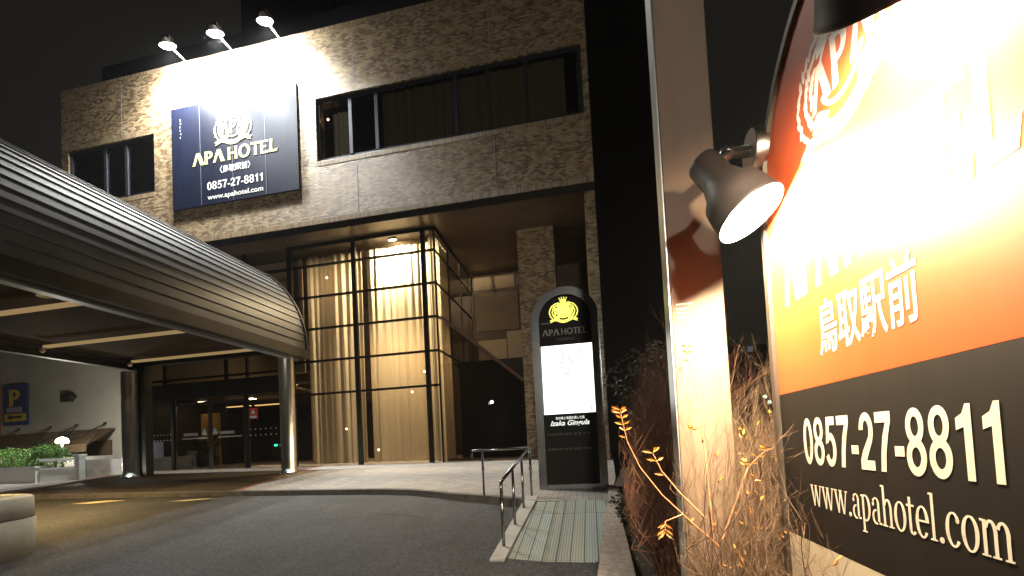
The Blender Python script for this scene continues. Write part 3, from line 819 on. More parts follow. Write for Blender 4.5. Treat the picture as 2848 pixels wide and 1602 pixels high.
# ------------------------------------------------------------------ wall sign on the facade
ws = empty('hotel_wall_sign', (-11.07, FY, 9.69), 'large dark blue rectangular hotel sign under the three floodlights', 'sign')
mb = MB(); mb.box((-13.45, FY-.05, 9.69), (-8.68, FY-.006, 13.2)); mb.build('panel', M['navy'], ws, bevel=.01)
SY = FY-.0505
X, Zu = Vector((1, 0, 0)), Vector((0, 0, 1))
mb = MB()
for x in (-12.32, -11.09, -9.86): mb.box((x-.010, SY-.003, 9.72), (x+.010, SY, 13.17))
mb.build('panel_seam', pmat('panel seam', (.10,.105,.13), .5), ws)
mb = MB(); emblem(mb, (-11.05, SY, 12.17), X, Zu, .315, .006); mb.build('emblem', M['gold'], ws)
mb = MB(); logo_letters(mb, 'APA HOTEL', (-12.63, SY, 11.07), X, Zu, .43, 3.22, .006); mb.build('hotel_name', M['gold'], ws)
mb = MB(); add_text(mb, '〈鳥取駅前〉', (-11.58, SY, 10.68), X, Zu, 1.15, .25, offset=.012, th=.004); mb.build('branch_name', M['letter'], ws)
mb = MB(); bold_digits(mb, '0857-27-8811', (-12.09, SY, 10.18), X, Zu, .27, 2.13, .004); mb.build('phone_number', M['letter'], ws)
mb = MB(); add_text(mb, 'www.apahotel.com', (-12.08, SY, 9.80), X, Zu, 2.1, .22, offset=.018, th=.004); mb.build('web_address', M['letter'], ws)
# little mark down the left edge
mb = MB()
for i in range(6): mb.box((-13.10+.015*sin(i*2), SY-.006, 12.72-i*.12), (-13.07+.015*sin(i*2), SY, 12.79-i*.12))
mb.build_each('drip_stain', pmat('drip', (.25,.26,.30), .6), ws)

# floodlights
for i, (bx, lab) in enumerate(((-12.92, 'left'), (-11.11, 'middle'), (-9.31, 'right'))):
    e = empty('floodlight', (bx, FY, ZT), 'white floodlight on a bracket arm above the wall sign, %s of three' % ('leftmost' if i == 0 else 'middle' if i == 1 else 'rightmost'), 'floodlight', 'floodlights over the wall sign')
    mb = MB(); mb.tube([(bx, FY+.12, ZT), (bx, FY+.1, ZT+.08), (bx, FY-.45, ZT+.08)], .028, 10); mb.build('arm', M['concrete'], e)
    hc = Vector((bx, FY-.58, ZT+.03)); axd = Vector((0, .42, -1)).normalized()
    mb = MB(); mb.lathe(hc - axd*.20, axd, [(0, .09), (.03, .10), (.10, .14), (.185, .235), (.20, .24), (.205, .23)], 28, cap0=True); mb.build('housing', M['concrete'], e)
    mb = MB(); mb.box((bx-.14, hc.y-.10, ZT+.19), (bx+.14, hc.y+.10, ZT+.30)); mb.build('ballast_box', M['frame'], e)
    mb = MB(); mb.lathe(hc, axd, [(.0, .225), (.03, .19), (.05, .1)], 28, cap0=True, cap1=True); mb.build('lens', M['e_flood'], e)
    ld = bpy.data.lights.new('flood_beam', 'SPOT'); ld.energy = P_FLOOD; ld.color = (.98, 1.0, .96); ld.spot_size = radians(132); ld.spot_blend = .75; ld.shadow_soft_size = .12
    lo_ = bpy.data.objects.new('flood_beam', ld); col.objects.link(lo_)
    lo_.matrix_world = Matrix.Translation(hc + axd*.07) @ axd.to_track_quat('-Z', 'Y').to_matrix().to_4x4()
    lo_.parent = e; lo_.matrix_parent_inverse = e.matrix_world.inverted()

# ------------------------------------------------------------------ entrance canopy
CX, CA, CB, CZ = -11.5, 3.15, 3.05, 4.42
CY0, CY1 = 1.0, 11.75
can = empty('entrance_canopy', (CX, 11, .8), 'barrel vaulted entrance canopy with grey seamed metal roof on steel columns', 'canopy')
NS = 36
def vault(t, k=0.0): return (CX + (CA+k)*cos(t), CZ + (CB+k)*sin(t))
mb = MB()
va = [[mb.bm.verts.new((vault(pi*i/NS)[0], y, vault(pi*i/NS)[1])) for i in range(NS+1)] for y in (CY0, 3.0, 5.2, 7.4, 9.6, CY1)]
for a, b in zip(va[:-1], va[1:]):
    for i in range(NS):
        f = mb.bm.faces.new((a[i], a[i+1], b[i+1], b[i])); f.smooth = True
mb.build('roof', M['roofsheet'], can)
mb = MB()
nseam = 40
for i in range(1, nseam):
    t = pi*i/nseam; x, z = vault(t, .012)
    rad = Vector((cos(t), 0, sin(t))); tan = Vector((-sin(t), 0, cos(t)))
    mb.obox((x, (CY0+CY1)/2, z), rad, (0, 1, 0), tan, .014, (CY1-CY0)/2, .016)
for k in range(14):    # sheet joints
    i = random.randrange(2, 14); y = random.uniform(4, 10.5); t0, t1 = pi*i/nseam, pi*(i+1)/nseam
    (x0, z0), (x1, z1) = vault(t0, .004), vault(t1, .004)
    mb.face([(x0, y, z0), (x1, y, z1), (x1, y+.02, z1), (x0, y+.02, z0)])
mb.build('roof_seam', M['seam'], can)
mb = MB()   # dark rim on the end arch
for i in range(NS):
    t0, t1 = pi*i/NS, pi*(i+1)/NS
    o0, o1, i0, i1 = vault(t0, .05), vault(t1, .05), vault(t0, -.25), vault(t1, -.25)
    for y0, y1 in ((CY1-.02, CY1+.06),):
        mb.face([(o0[0], y0, o0[1]), (o1[0], y0, o1[1]), (o1[0], y1, o1[1]), (o0[0], y1, o0[1])])
        mb.face([(i0[0], y0, i0[1]), (i0[0], y1, i0[1]), (i1[0], y1, i1[1]), (i1[0], y0, i1[1])])
        mb.face([(o0[0], y1, o0[1]), (o1[0], y1, o1[1]), (i1[0], y1, i1[1]), (i0[0], y1, i0[1])])
        mb.face([(o0[0], y0, o0[1]), (i0[0], y0, i0[1]), (i1[0], y0, i1[1]), (o1[0], y0, o1[1])])
mb.build('end_rim', M['fascia'], can)
mb = MB()
mb.box((CX+CA-.14, CY0, CZ-.27), (CX+CA+.05, CY1+.06, CZ-.002)); mb.box((CX-CA-.05, CY0, CZ-.14), (CX-CA+.14, CY1+.06, CZ-.002))
mb.box((CX-CA+.14, CY1-.1, CZ-.02), (CX+CA-.14, CY1+.055, CZ+.3))
mb.build('eaves_beam', M['fascia'], can)
mb = MB(); mb.box((CX+CA-.34, CY0, CZ-.33), (CX+CA-.16, CY1-.12, CZ+.14)); mb.build('inner_fascia', M['innerfascia'], can)
mb = MB(); mb.box((CX-CA+.02, CY0, CZ+.16), (CX+CA-.02, CY1-.15, CZ+.22)); mb.build('ceiling', M['ceiling'], can)
for y in (2.3, 4.5, 6.7, 8.9, 11.1):
    mb = MB(); mb.box((-13.9, y-.055, CZ-.03), (-8.76, y+.055, CZ+.03)); mb.build_each('strip_lamp', M['e_strip'], can)
for x, y in ((-9.6, 6.15), (-11.4, 6.2), (-10.4, 5.2), (-12.8, 5.9)):
    mb = MB(); mb.lathe((x, y, CZ+.21), (0, 0, -1), [(0, .11), (.26, .11), (.26, .125), (.0, .125)], 20); dl = mb.build('downlight', M['fascia'], can)
    mb = MB(); mb.lathe((x, y, CZ+.155), (0, 0, -1), [(0, .105), (.004, .105)], 20, cap1=True); mb.build('lens', M['e_canopy'], dl)
mb = MB()
for y in (6.7, 8.9, 11.1): mb.sphere((-14.0, y, CZ-.08), .065)
mb.build_each('globe_bulb', pmat('unlit globe', (.55,.48,.34), .4), can)
for x, y in ((-8.69, 11.28), (-14.3, 11.3)):
    z = plat(x, y)
    mb = MB(); mb.lathe((x, y, z), (0, 0, 1), [(0, .245), (.05, .245), (.05, .205), (CZ-.27-z, .205)], 32); c_ = mb.build('column', M['mirror'], can)
mb = MB(); mb.box((-14.22, 11.5, .6), (-13.97, 11.75, CZ-.02)); mb.build('dark_post', M['fascia'], can)
for x, y, lab in ((-8.50, 11.02, 'small ground uplight at the foot of the right steel column'), (-14.08, 11.06, 'small ground uplight at the foot of the left steel column')):
    e = empty('uplight', (x, y, plat(x, y)), lab, 'lamp', 'uplights at the columns')
    mb = MB(); mb.lathe((x, y, plat(x, y)), (0, 0, 1), [(-.02, .06), (.05, .06), (.05, .05), (.035, .045)], 18); mb.build('housing', M['lampblack'], e)
    mb = MB(); mb.lathe((x, y, plat(x, y)), (-.35, .5, 1), [(.036, .043), (.038, .03)], 18, cap1=True); mb.build('lens', M['e_up'], e)

# ------------------------------------------------------------------ white annex on the left
ann = empty('annex_building', (-21, 15, .8), 'off white annex wall with a brown awning beyond the canopy', 'building')
mb = MB(); mb.box((-32, 15, .4), (-16.4, 15.3, 9.5)); mb.build('wall', M['wallwhite'], ann)
mb = MB(); mb.box((-26.5, 14.9, .4), (-26.0, 15.0, 7)); mb.build('drain_pipe', M['red'], ann)
mb = MB()   # awning: slanted sheet with front lip
for x0, x1 in ((-26, -19.7),):
    top_, bot = (14.99, 2.80), (13.9, 2.10)
    mb.face([(x0, bot[0], bot[1]), (x1, bot[0], bot[1]), (x1, top_[0], top_[1]), (x0, top_[0], top_[1])])
    mb.face([(x0, top_[0], top_[1]-.05), (x1, top_[0], top_[1]-.05), (x1, bot[0], bot[1]-.05), (x0, bot[0], bot[1]-.05)])
    mb.box((x0, bot[0]-.06, bot[1]-.28), (x1, bot[0], bot[1]+.02))
mb.build('awning', M['awning'], ann)
mb = MB()
for x in (-24.9, -23.1, -21.7, -20.2):
    mb.tube([(x, 14.98, 3.02), (x-.9, 13.93, 2.12)], .022, 6); mb.tube([(x, 14.98, 3.02), (x+.55, 13.93, 2.12)], .014, 6); mb.sphere((x, 14.95, 3.02), .06)
mb.build_each('stay_rod', M['cable'], ann)
mb = MB(); mb.box((-21.6, 14.95, .6), (-19.9, 14.99, 2.3)); mb.build('shutter', pmat('brown shutter', (.10,.065,.04), .6), ann)
mb = MB(); mb.box((-22.35, 14.8, 4.05), (-21.9, 14.99, 4.4)); mb.tube([(-21.9, 14.9, 4.2), (-21.75, 14.9, 4.3)], .12, 12); mb.build('wall_lamp', M['fascia'], ann)
ps = empty('parking_sign', (-25, 14.98, 3.0), 'blue parking sign with a yellow letter and arrow on the white wall', 'sign')
mb = MB(); mb.box((-25.68, 14.9, 3.20), (-24.35, 14.985, 5.0)); mb.build('plate', M['blue'], ps)
mb = MB(); logo_letters(mb, 'P', (-25.35, 14.899, 4.05), X, Zu, .75, .62, .012); mb.build('letter', M['yellow'], ps)
mb = MB(); mb.box((-25.45, 14.885, 3.78), (-24.6, 14.898, 4.0)); mb.build('text_plate', M['greyplate'], ps)
mb = MB(); mb.box((-25.6, 14.886, 3.38), (-24.38, 14.898, 3.72)); mb.build('arrow_plate', M['yellow'], ps)
mb = MB(); mb.prism([(0, .08), (.25, .2), (.25, .13), (.85, .13), (.85, .03), (.25, .03), (.25, -.04)], (-25.45, 14.884, 3.48), X, Zu, .006); mb.build('arrow', M['dark'], ps)

# planters, hedge, globe lamp
pz = .80
pb = empty('planter_wall', (-17.5, 10.6, pz), 'white low planter wall with a taller end post below the hedge', 'planter')
mb = MB()
mb.box((-24, 10.44, pz-.1), (-16.75, 10.62, 1.27)); mb.box((-24, 10.40, 1.27), (-16.72, 10.66, 1.33))
mb.build('front_wall', M['white'], pb)
mb = MB()
d_ = Vector((.70, .45, 0)); n_ = Vector((.45, -.70, 0)); m_ = Vector((-16.38, 10.80, 0))
for z0, z1, th_ in ((pz-.1, 1.20, .07), (1.20, 1.26, .10), (1.46, 1.54, .07)):
    mb.obox((m_.x, m_.y, (z0+z1)/2), d_, n_, (0, 0, 1), .42, th_, (z1-z0)/2)
mb.build('side_wall', M['white'], pb)
mb = MB(); mb.box((-16.06, 10.98, pz-.1), (-15.86, 11.16, 1.58)); mb.box((-16.09, 10.95, 1.58), (-15.83, 11.19, 1.64)); mb.build('end_post', M['white'], pb, bevel=.008)
mb = MB(); mb.box((-16.0, 11.2, pz-.1), (-15.88, 14.9, 1.45)); mb.box((-24, 12.6, pz-.1), (-16.02, 12.7, 1.60)); mb.build('rear_wall', M['concrete'], pb)
mb = MB(); mb.box((-24, 10.68, .7), (-16.9, 12.58, 1.22)); mb.build('soil', M['soil'], pb)

def leaf_faces(mb, c, n, rad, size, rnd, flat=1.0):
    for k in range(n):
        d = Vector((rnd.gauss(0, 1), rnd.gauss(0, 1), rnd.gauss(0, 1)*flat)).normalized()*rnd.uniform(.55, 1)**.5
        p = Vector(c) + Vector((d.x*rad[0], d.y*rad[1], d.z*rad[2]))
        u = Vector((rnd.uniform(-1, 1), rnd.uniform(-1, 1), rnd.uniform(-.6, .6))).normalized()
        v_ = u.cross(Vector((rnd.uniform(-1, 1), rnd.uniform(-1, 1), rnd.uniform(-1, 1)))).normalized()
        l = size*rnd.uniform(.7, 1.3)
        mb.face([p-u*l, p-v_*l*.4+u*l*.1, p+u*l, p+v_*l*.4+u*l*.1])
hd = empty('hedge', (-19, 11.6, 1.2), 'clipped green hedge growing in the white planter', 'hedge')
mb = MB(); rnd = random.Random(4)
for i in range(46):
    x = -23.5 + i*.145 + rnd.uniform(-.1, .1)
    if x > -17.5: continue
    leaf_faces(mb, (x, 11.5+rnd.uniform(-.3, .3), 1.58+rnd.uniform(-.12, .1)), 240, (.42, .5, .38), .036, rnd)
for i in range(8): leaf_faces(mb, (-17.7+rnd.uniform(-.3, .3), 11.3, 1.80+rnd.uniform(-.08, .06)), 220, (.4, .4, .22), .036, rnd)
mb.build('leaves', M['hedge'], hd)
mb = MB()
for i in range(10): mb.tube([(-23+i*.6, 11.5, 1.15), (-22.95+i*.6, 11.5, 1.7)], .035, 6)
mb.build_each('stem', M['twig'], hd)
gl = empty('garden_lamp', (-18.65, 12.4, 1.2), 'glowing globe garden lamp just behind the hedge', 'lamp')
mb = MB(); mb.tube([(-18.65, 12.4, 1.1), (-18.65, 12.4, 2.12)], .04, 10); mb.build('post', M['lampblack'], gl)
mb = MB(); mb.lathe((-18.65, 12.4, 2.12), (0, 0, 1), [(0, .15), (.04, .17), (.12, .15), (.18, .09), (.2, .02)], 20, cap0=True); mb.build('globe', M['e_globe'], gl)

# round concrete planter in the foreground
rp_c = Vector((-8.71, 3.79, 0)); rz = asph(rp_c.x, rp_c.y) - .03
rp_ = empty('round_planter', (rp_c.x, rp_c.y, rz), 'large round concrete planter with a raised rim at the road edge', 'planter')
mb = MB(); mb.lathe((rp_c.x, rp_c.y, rz), (0, 0, 1), [(0, 1.350), (.04, 1.400), (.56, 1.400), (.575, 1.385), (.59, 1.385)], 64); mb.build('drum', M['planterconc'], rp_)
mb = MB(); mb.lathe((rp_c.x, rp_c.y, rz), (0, 0, 1), [(.59, 1.370), (.605, 1.385), (.86, 1.380), (.885, 1.355), (.89, 1.320), (.89, 1.210), (.875, 1.190), (.5, 1.180)], 64); mb.build('rim', M['planterconc'], rp_)
mb = MB(); mb.lathe((rp_c.x, rp_c.y, rz+.55), (0, 0, 1), [(0, 1.180), (.04, .5), (.06, .02)], 40, cap1=True); mb.build('soil', M['soil'], rp_)

# ------------------------------------------------------------------ handrail
hr = empty('handrail', (-1.06, 7.2, .38), 'stainless steel handrail turning the corner at the head of the ramp', 'railing')
near_t, corner_t, left_t = Vector((-1.07, 5.02, .845)), Vector((-1.06, 7.27, 1.19)), Vector((-1.98, 7.33, 1.19))
mb = MB(); mb.tube([near_t + Vector((0, -.05, -.20)), near_t + Vector((0, -.06, -.03)), near_t + Vector((0, -.02, 0)), near_t + Vector((0, .05, .01))], .019, 12)
mb.tube([near_t, corner_t], .021, 12)
mb.build('sloping_rail', M['steel'], hr)
mb = MB(); mb.tube([corner_t, left_t + Vector((-.02, 0, 0)), left_t + Vector((-.09, 0, -.01)), left_t + Vector((-.10, 0, -.13))], .021, 12); mb.build('level_rail', M['steel'], hr)
for x, y, zt in ((-1.08, 5.0, .84), (-1.075, 5.75, .955), (-1.07, 6.5, 1.07), (-1.05, 7.27, 1.18), (-1.89, 7.34, 1.18)):
    zb = plat(x, y) if y > 7.2 else .035 + .365*(y-4.62)/2.53
    mb = MB(); mb.tube([(x, y, zb-.03), (x, y, zt)], .019, 12)
    if y > 7.2: mb.lathe((x, y, zb+.42), (0, 0, 1), [(0, .019), (.005, .026), (.07, .026), (.075, .019)], 12)
    mb.build('post', M['steel'], hr)

# ------------------------------------------------------------------ arched totem sign by the ramp
ty = 7.95; tx0, tx1 = -.98, .24; tc_ = (tx0+tx1)/2; tR = (tx1-tx0)/2; tz0 = .36; tsp = 4.07-tR
tt = empty('totem_sign', (tc_, ty, tz0), 'tall arch topped steel sign with a lit white poster beside the ramp', 'sign')
def arch(cx, R, z0, zs, n=24): return [(cx-R, z0), (cx+R, z0)] + [(cx+R*cos(pi*i/n), zs+R*sin(pi*i/n)) for i in range(n+1)]
mb = MB()
n = 28; fw = .14
prev = None
def strip(mb, outer, inner, y0, y1):
    for (a0, a1), (b0, b1) in zip(zip(outer[:-1], outer[1:]), zip(inner[:-1], inner[1:])):
        A, B, C, D = [(p[0], p[1]) for p in (a0, a1, b1, b0)]
        for y, fl in ((y0, 0), (y1, 1)):
            q = [(p[0], y, p[1]) for p in (A, B, C, D)]
            mb.face(q[::-1] if fl else q)
        mb.face([(A[0], y0, A[1]), (A[0], y1, A[1]), (B[0], y1, B[1]), (B[0], y0, B[1])])
        mb.face([(D[0], y0, D[1]), (C[0], y0, C[1]), (C[0], y1, C[1]), (D[0], y1, D[1])])
out_ = [(tc_-tR, tz0)] + [(tc_-tR*cos(pi*i/n), tsp+tR*sin(pi*i/n)) for i in range(n+1)] + [(tc_+tR, tz0)]
inn_ = [(tc_-tR+fw, tz0)] + [(tc_-(tR-fw)*cos(pi*i/n), tsp+(tR-fw)*sin(pi*i/n)) for i in range(n+1)] + [(tc_+tR-fw, tz0)]
strip(mb, out_, inn_, ty-.12, ty+.25)
mb.box((tc_-tR+fw+.002, ty-.10, tz0), (tc_+tR-fw-.002, ty+.2, tz0+.14))
mb.build('frame', M['steel'], tt)
mb = MB(); q = [(tc_-tR+fw, tz0+.14)] + inn_[1:-1] + [(tc_+tR-fw, tz0+.14)]
mb.prism([(a, b) for a, b in q][::-1], (0, ty+.1, 0), X, Zu, .15); mb.build('face', M['blackface'], tt)
TY = ty-.0505
mb = MB(); mb.box((tc_-tR+fw+.01, TY-.006, 1.77), (tc_+tR-fw-.01, TY, 3.02)); mb.build('lit_poster', M['e_box'], tt)
mb = MB(); rnd = random.Random(2)
for x, z, l, a in ((-.46, 2.84, .07, .2), (-.44, 2.79, .05, -.3), (-.33, 2.80, .09, 1.2), (-.29, 2.74, .06, -.5), (-.47, 2.70, .05, 0), (-.27, 2.68, .07, 2.2), (-.42, 2.50, .06, -.9), (-.36, 2.50, .05, .1), (-.36, 2.47, .05, 1.5), (-.35, 2.3, .04, .9),
                   (-.16, 2.92, .05, .3), (-.14, 2.88, .06, 1.4), (-.17, 2.78, .05, 1.5), (-.10, 2.77, .06, .2), (-.10, 2.11, .10, 1.5), (-.05, 2.09, .05, 1.5), (.02, 1.86, .05, .1), (.02, 1.83, .04, 1.5)):
    mb.obox((x, TY-.008, z), (cos(a), 0, sin(a)), (0, 1, 0), (-sin(a), 0, cos(a)), l/2*1.5, .002, .013)
mb.build_each('brush_mark', M['e_boxmark'], tt)
mb = MB(); emblem(mb, (-.385, TY, 3.64), X, Zu, .115, .006)
mb.ring((0, 0), (.13, .13), (.0001, .0001), 0, 2*pi, Vector((-.385, TY+.003, 3.64)), X, Zu, .004, 20); mb.build('emblem', M['e_emblem'], tt)
mb = MB(); logo_letters(mb, 'APA HOTEL', (-.79, TY, 3.21), X, Zu, .115, .81, .004); mb.build('hotel_name', M['dimletter'], tt)
mb = MB(); add_text(mb, '〈鳥取駅前〉', (-.55, TY, 3.10), X, Zu, .34, .055, th=.003)
for z in (1.38, 1.11): add_text(mb, '営業時間 朝食 昼食 夕食', (-.80, TY, z), X, Zu, .78, .045, th=.003)
mb.build('small_lettering', pmat('faint lettering', (.10,.095,.085), .5), tt)
mb = MB(); add_text(mb, '旬の味と地酒を楽しむ処', (-.63, TY, 1.665), X, Zu, .52, .055, offset=.012, th=.003)
add_text(mb, 'Izaka Gingula', (-.73, TY, 1.53), X, Zu, .70, .12, offset=.02, shear=.35, th=.003); mb.build('restaurant_name', M['e_white'], tt)
mb = MB(); mb.box((-.80, TY-.004, 3.43), (-.66, TY, 3.445)); mb.build('glint_strip', M['steel'], tt)

# ------------------------------------------------------------------ big arched sign board at the right
bx = .75; yc, hw = 1.34, .59; bz0 = -.4; bsp = 2.12
bs = empty('roadside_sign', (bx+.05, yc, bz0), 'large orange and black arch topped hotel sign board lit by two lamps', 'sign')
Yr = Vector((0, -1, 0))
n = 32
def bo(R, z0=bz0): return [(-R, z0)] + [(-R*cos(pi*i/n), bsp+R*sin(pi*i/n)) for i in range(n+1)] + [(R, z0)]
org = Vector((bx+.10, yc, 0))
mb = MB()
mb.prism(bo(hw)[::-1], org, Yr, Zu, .08); mb.build('backing', M['frame'], bs)
mb = MB(); o_, i_ = bo(hw+.012), bo(hw-.018)
fo = Vector((bx+.11, yc, 0))
for (a0, a1), (b0, b1) in zip(zip(o_[:-1], o_[1:]), zip(i_[:-1], i_[1:])):
    mb.prism([a0, a1, b1, b0], fo, Yr, Zu, .125)
mb.build('edge_trim', M['frame'], bs)
ZO, ZW = 1.412, .868
R_ = hw-.02
def clip_arch(z0, z1):
    if z1 is None: return [(-R_, z0)] + [(-R_*cos(pi*i/n), bsp+R_*sin(pi*i/n)) for i in range(n+1)] + [(R_, z0)]
    return [(-R_, z0), (-R_, z1), (R_, z1), (R_, z0)]
po = Vector((bx+.018, yc, 0))
mb = MB(); mb.prism(clip_arch(ZO, None)[::-1], po, Yr, Zu, .018); mb.build('orange_panel', M['orange'], bs)
mb = MB(); mb.prism(clip_arch(ZW, ZO-.001), po, Yr, Zu, .018); mb.build('black_panel', M['blackface'], bs)
mb = MB(); mb.prism(clip_arch(bz0, ZW-.001), po, Yr, Zu, .018); mb.build('cream_panel', M['creamface'], bs)
LX = bx - .0005
def S(y, z): return Vector((LX, y, z))
mb = MB(); bold_digits(mb, '0857-27-8811', S(1.735, 1.148), Yr, Zu, .158, .785, .0003); mb.build('phone_number', M['cream_letter'], bs)
mb = MB(); add_text(mb, '鳥取駅前', S(1.575, 1.505), Yr, Zu, .44, .175, offset=.010, th=.0003); mb.build('branch_name', M['letter'], bs)
mb = MB(); logo_letters(mb, 'APA HOTEL', S(1.80, 1.735), Yr, Zu, .245, .93, .0003); mb.build('hotel_name', M['letter'], bs)
mb = MB(); emblem(mb, S(1.356, 2.33), Yr, Zu, .112, .0003); mb.build('emblem', M['letter'], bs)
mb = MB()
word = 'HOTELS & RESORTS'
for i, ch in enumerate(word):
    if ch == ' ': continue
    a = radians(228 + 84*i/(len(word)-1)); r0 = .112
    px_, pz_ = 1.88*r0*cos(a), .55*r0 + 2.19*r0*sin(a)
    rr = Vector((0, -cos(a+pi/2), sin(a+pi/2))); uu = Vector((0, cos(a), -sin(a)))
    add_text(mb, ch, S(1.356-px_, 2.33+pz_) + Vector((-.0013, 0, 0)) - uu*.012 - rr*.006, rr, uu, None, .022, th=.001)
mb.build('ribbon_lettering', M['orange'], bs)
mb = MB()
for k, y in enumerate((1.80, 1.755)): add_text(mb, '平面駐車場\n入口ご案内'.split('\n')[k], S(y, .80-.17-.03*k), Vector((0, 0, -1))*0 + Yr, Zu, .03, .14, th=.001)
mb.build('vertical_lettering', pmat('violet ink', (.12,.07,.09), .6), bs)

# serif web address, letters drawn as flat shapes
def serif_word(mb, word, o, right, up, width, xh, th):
    parts = []; x = 0.0
    s, hsl = .105, .045       # stem, hairline
    def ring(cx, cy, rx, ry, ix, iy, a0, a1, n=18):
        for i in range(n):
            t0, t1 = a0+(a1-a0)*i/n, a0+(a1-a0)*(i+1)/n
            parts.append([(x+cx+rx*cos(t0), cy+ry*sin(t0)), (x+cx+rx*cos(t1), cy+ry*sin(t1)), (x+cx+ix*cos(t1), cy+iy*sin(t1)), (x+cx+ix*cos(t0), cy+iy*sin(t0))])
    def rect(a, b, c, d): parts.append([(x+a, b), (x+c, b), (x+c, d), (x+a, d)])
    def poly(p): parts.append([(x+a, b) for a, b in p])
    for ch in word:
        if ch == 'w':
            poly([(.04, 1), (.17, 1), (.35, 0), (.27, 0)]); poly([(.35, .0), (.46, .85), (.42, .95), (.31, .2)]); poly([(.40, 1), (.53, 1), (.70, 0), (.62, 0)]); poly([(.66, 0), (.72, 0), (.90, 1), (.84, 1)])
            rect(0, .95, .22, 1.0); rect(.36, .95, .58, 1.0); rect(.78, .95, .96, 1.0); x += .98
        elif ch == '.': ring(.12, .08, .085, .095, .001, .001, 0, 2*pi); x += .28
        elif ch == 'a':
            rect(.34, .1, .34+s, .78); ring(.25, .26, .22, .29, .12, .22, radians(80), radians(290)); ring(.25, .72, .20, .28, .10, .23, 0, radians(150)); ring(.11, .74, .06, .08, .001, .001, 0, 2*pi); rect(.40, 0, .54, .08); x += .58
        elif ch in 'ph':
            if ch == 'p':
                rect(.07, -.42, .07+s, 1.0); rect(0, -.47, .27, -.42); rect(0, .93, .07, 1.0); ring(.25, .5, .29, .53, .17, .46, radians(-125), radians(125)); x += .60
            else:
                rect(.07, 0, .07+s, 1.5); rect(0, 1.44, .07, 1.5); rect(0, 0, .26, .05); ring(.30, .62, .21, .40, .10, .32, 0, radians(150)); rect(.40, 0, .40+s, .62); rect(.33, 0, .59, .05); x += .62
        elif ch == 'o': ring(.28, .5, .28, .53, .155, .47, 0, 2*pi, 26); x += .60
        elif ch == 't': rect(.09, .15, .09+s, 1.25); rect(0, .93, .33, 1.0); ring(.24, .18, .15, .20, .05, .13, radians(180), radians(330)); x += .38
        elif ch == 'e': ring(.27, .5, .27, .53, .145, .47, radians(0), radians(318), 24); rect(.12, .5, .53, .56); x += .58
        elif ch == 'l': rect(.07, 0, .07+s, 1.5); rect(0, 1.44, .07, 1.5); rect(0, 0, .25, .05); x += .30
        elif ch == 'c': ring(.27, .5, .27, .53, .145, .47, radians(42), radians(320), 24); ring(.43, .78, .06, .08, .001, .001, 0, 2*pi); x += .54
        elif ch == 'm':
            rect(.07, 0, .07+s, 1.0); rect(0, .95, .07, 1.0); rect(0, 0, .25, .05)
            for d in (0, .34):
                ring(.29+d, .62, .20, .40, .09, .32, 0, radians(150)); rect(.38+d, 0, .38+d+s, .62); rect(.31+d, 0, .55+d, .05)
            x += .92
    k = width/x
    for i, p in enumerate(parts):
        mb.prism([(a*k, b*xh) for a, b in p], o, right, up, th + (i % 7)*.00004)
mb = MB(); serif_word(mb, 'www.apahotel.com', S(1.71, 1.003), Yr, Zu, .755, .072, .0003); mb.build('web_address', M['cream_letter'], bs)
mb = MB()   # bracket plates that carry the lamps
for s in (1, -1):
    y0 = yc + s*(hw+.012)
    mb.prism([(0, 0), (s*-.0, .30), (-s*.07, .18), (-s*.07, .02)] if s > 0 else [(0, 0), (.07, .02), (.07, .18), (0, .30)], Vector((bx+.09, y0, 2.30)), Yr, Zu, .02)
mb.build('bracket_plate', M['pillar'], bs)
mb = MB(); mb.box((bx+.13, yc-.3, -.6), (bx+.25, yc-.2, 2.4)); mb.box((bx+.13, yc+.2, -.6), (bx+.25, yc+.3, 2.4)); mb.build('post', M['frame'], bs)

# the two lamps on the sign
for s, lab in ((1, 'open black spotlight on the far edge of the orange sign, its glowing mouth in view'), (-1, 'near black spotlight above the orange sign, seen from behind')):
    Yf = lambda y: yc + s*(y-yc)
    rear = Vector((.485, 1.80, 2.345)) if s > 0 else Vector((.55, .82, 2.39))
    a_ = (Vector((.125, -.075, -.25)) if s > 0 else Vector((.09, .17, -.20))).normalized()
    e = empty('sign_spotlight', (bx, Yf(1.9), 2.42), lab, 'lamp', 'spotlights on the roadside sign')
    mb = MB(); mb.lathe((bx-.003, Yf(1.9), 2.42), (-1, 0, 0), [(0, .082), (.045, .082), (.05, .078)], 32, cap1=True); mb.lathe((bx+.09, Yf(1.93), 2.42), (-1, 0, 0), [(0, .03), (.093, .03)], 16, cap1=True); mb.build('flange', M['chrome'], e)
    mb = MB(); mb.tube([(bx-.05, Yf(1.9), 2.42), (bx-.13, Yf(1.89), 2.415), rear + a_*.05], .024, 12); mb.sphere((bx-.14, Yf(1.888), 2.415), .032, n=12, m=8); mb.build('arm', M['chrome'], e)
    prof = [(0, .045), (.006, .056), (.02, .060), (.12, .062), (.125, .067), (.165, .080), (.20, .107), (.25, .116), (.30, .120), (.31, .125), (.318, .122)]
    mb = MB(); mb.lathe(rear, a_, prof, 40, cap0=True); mb.build('housing', M['lampblack'], e)
    mb = MB(); mb.lathe(rear, a_, [(.318, .122), (.30, .114), (.25, .110), (.20, .098), (.165, .070), (.14, .05), (.14, .01)], 40); mb.build('reflector', M['lampwhite'], e)
    mb = MB(); mb.sphere(rear + a_*(.285 if s > 0 else .235), .055, n=16, m=10); mb.build('bulb', M['e_sign'], e)

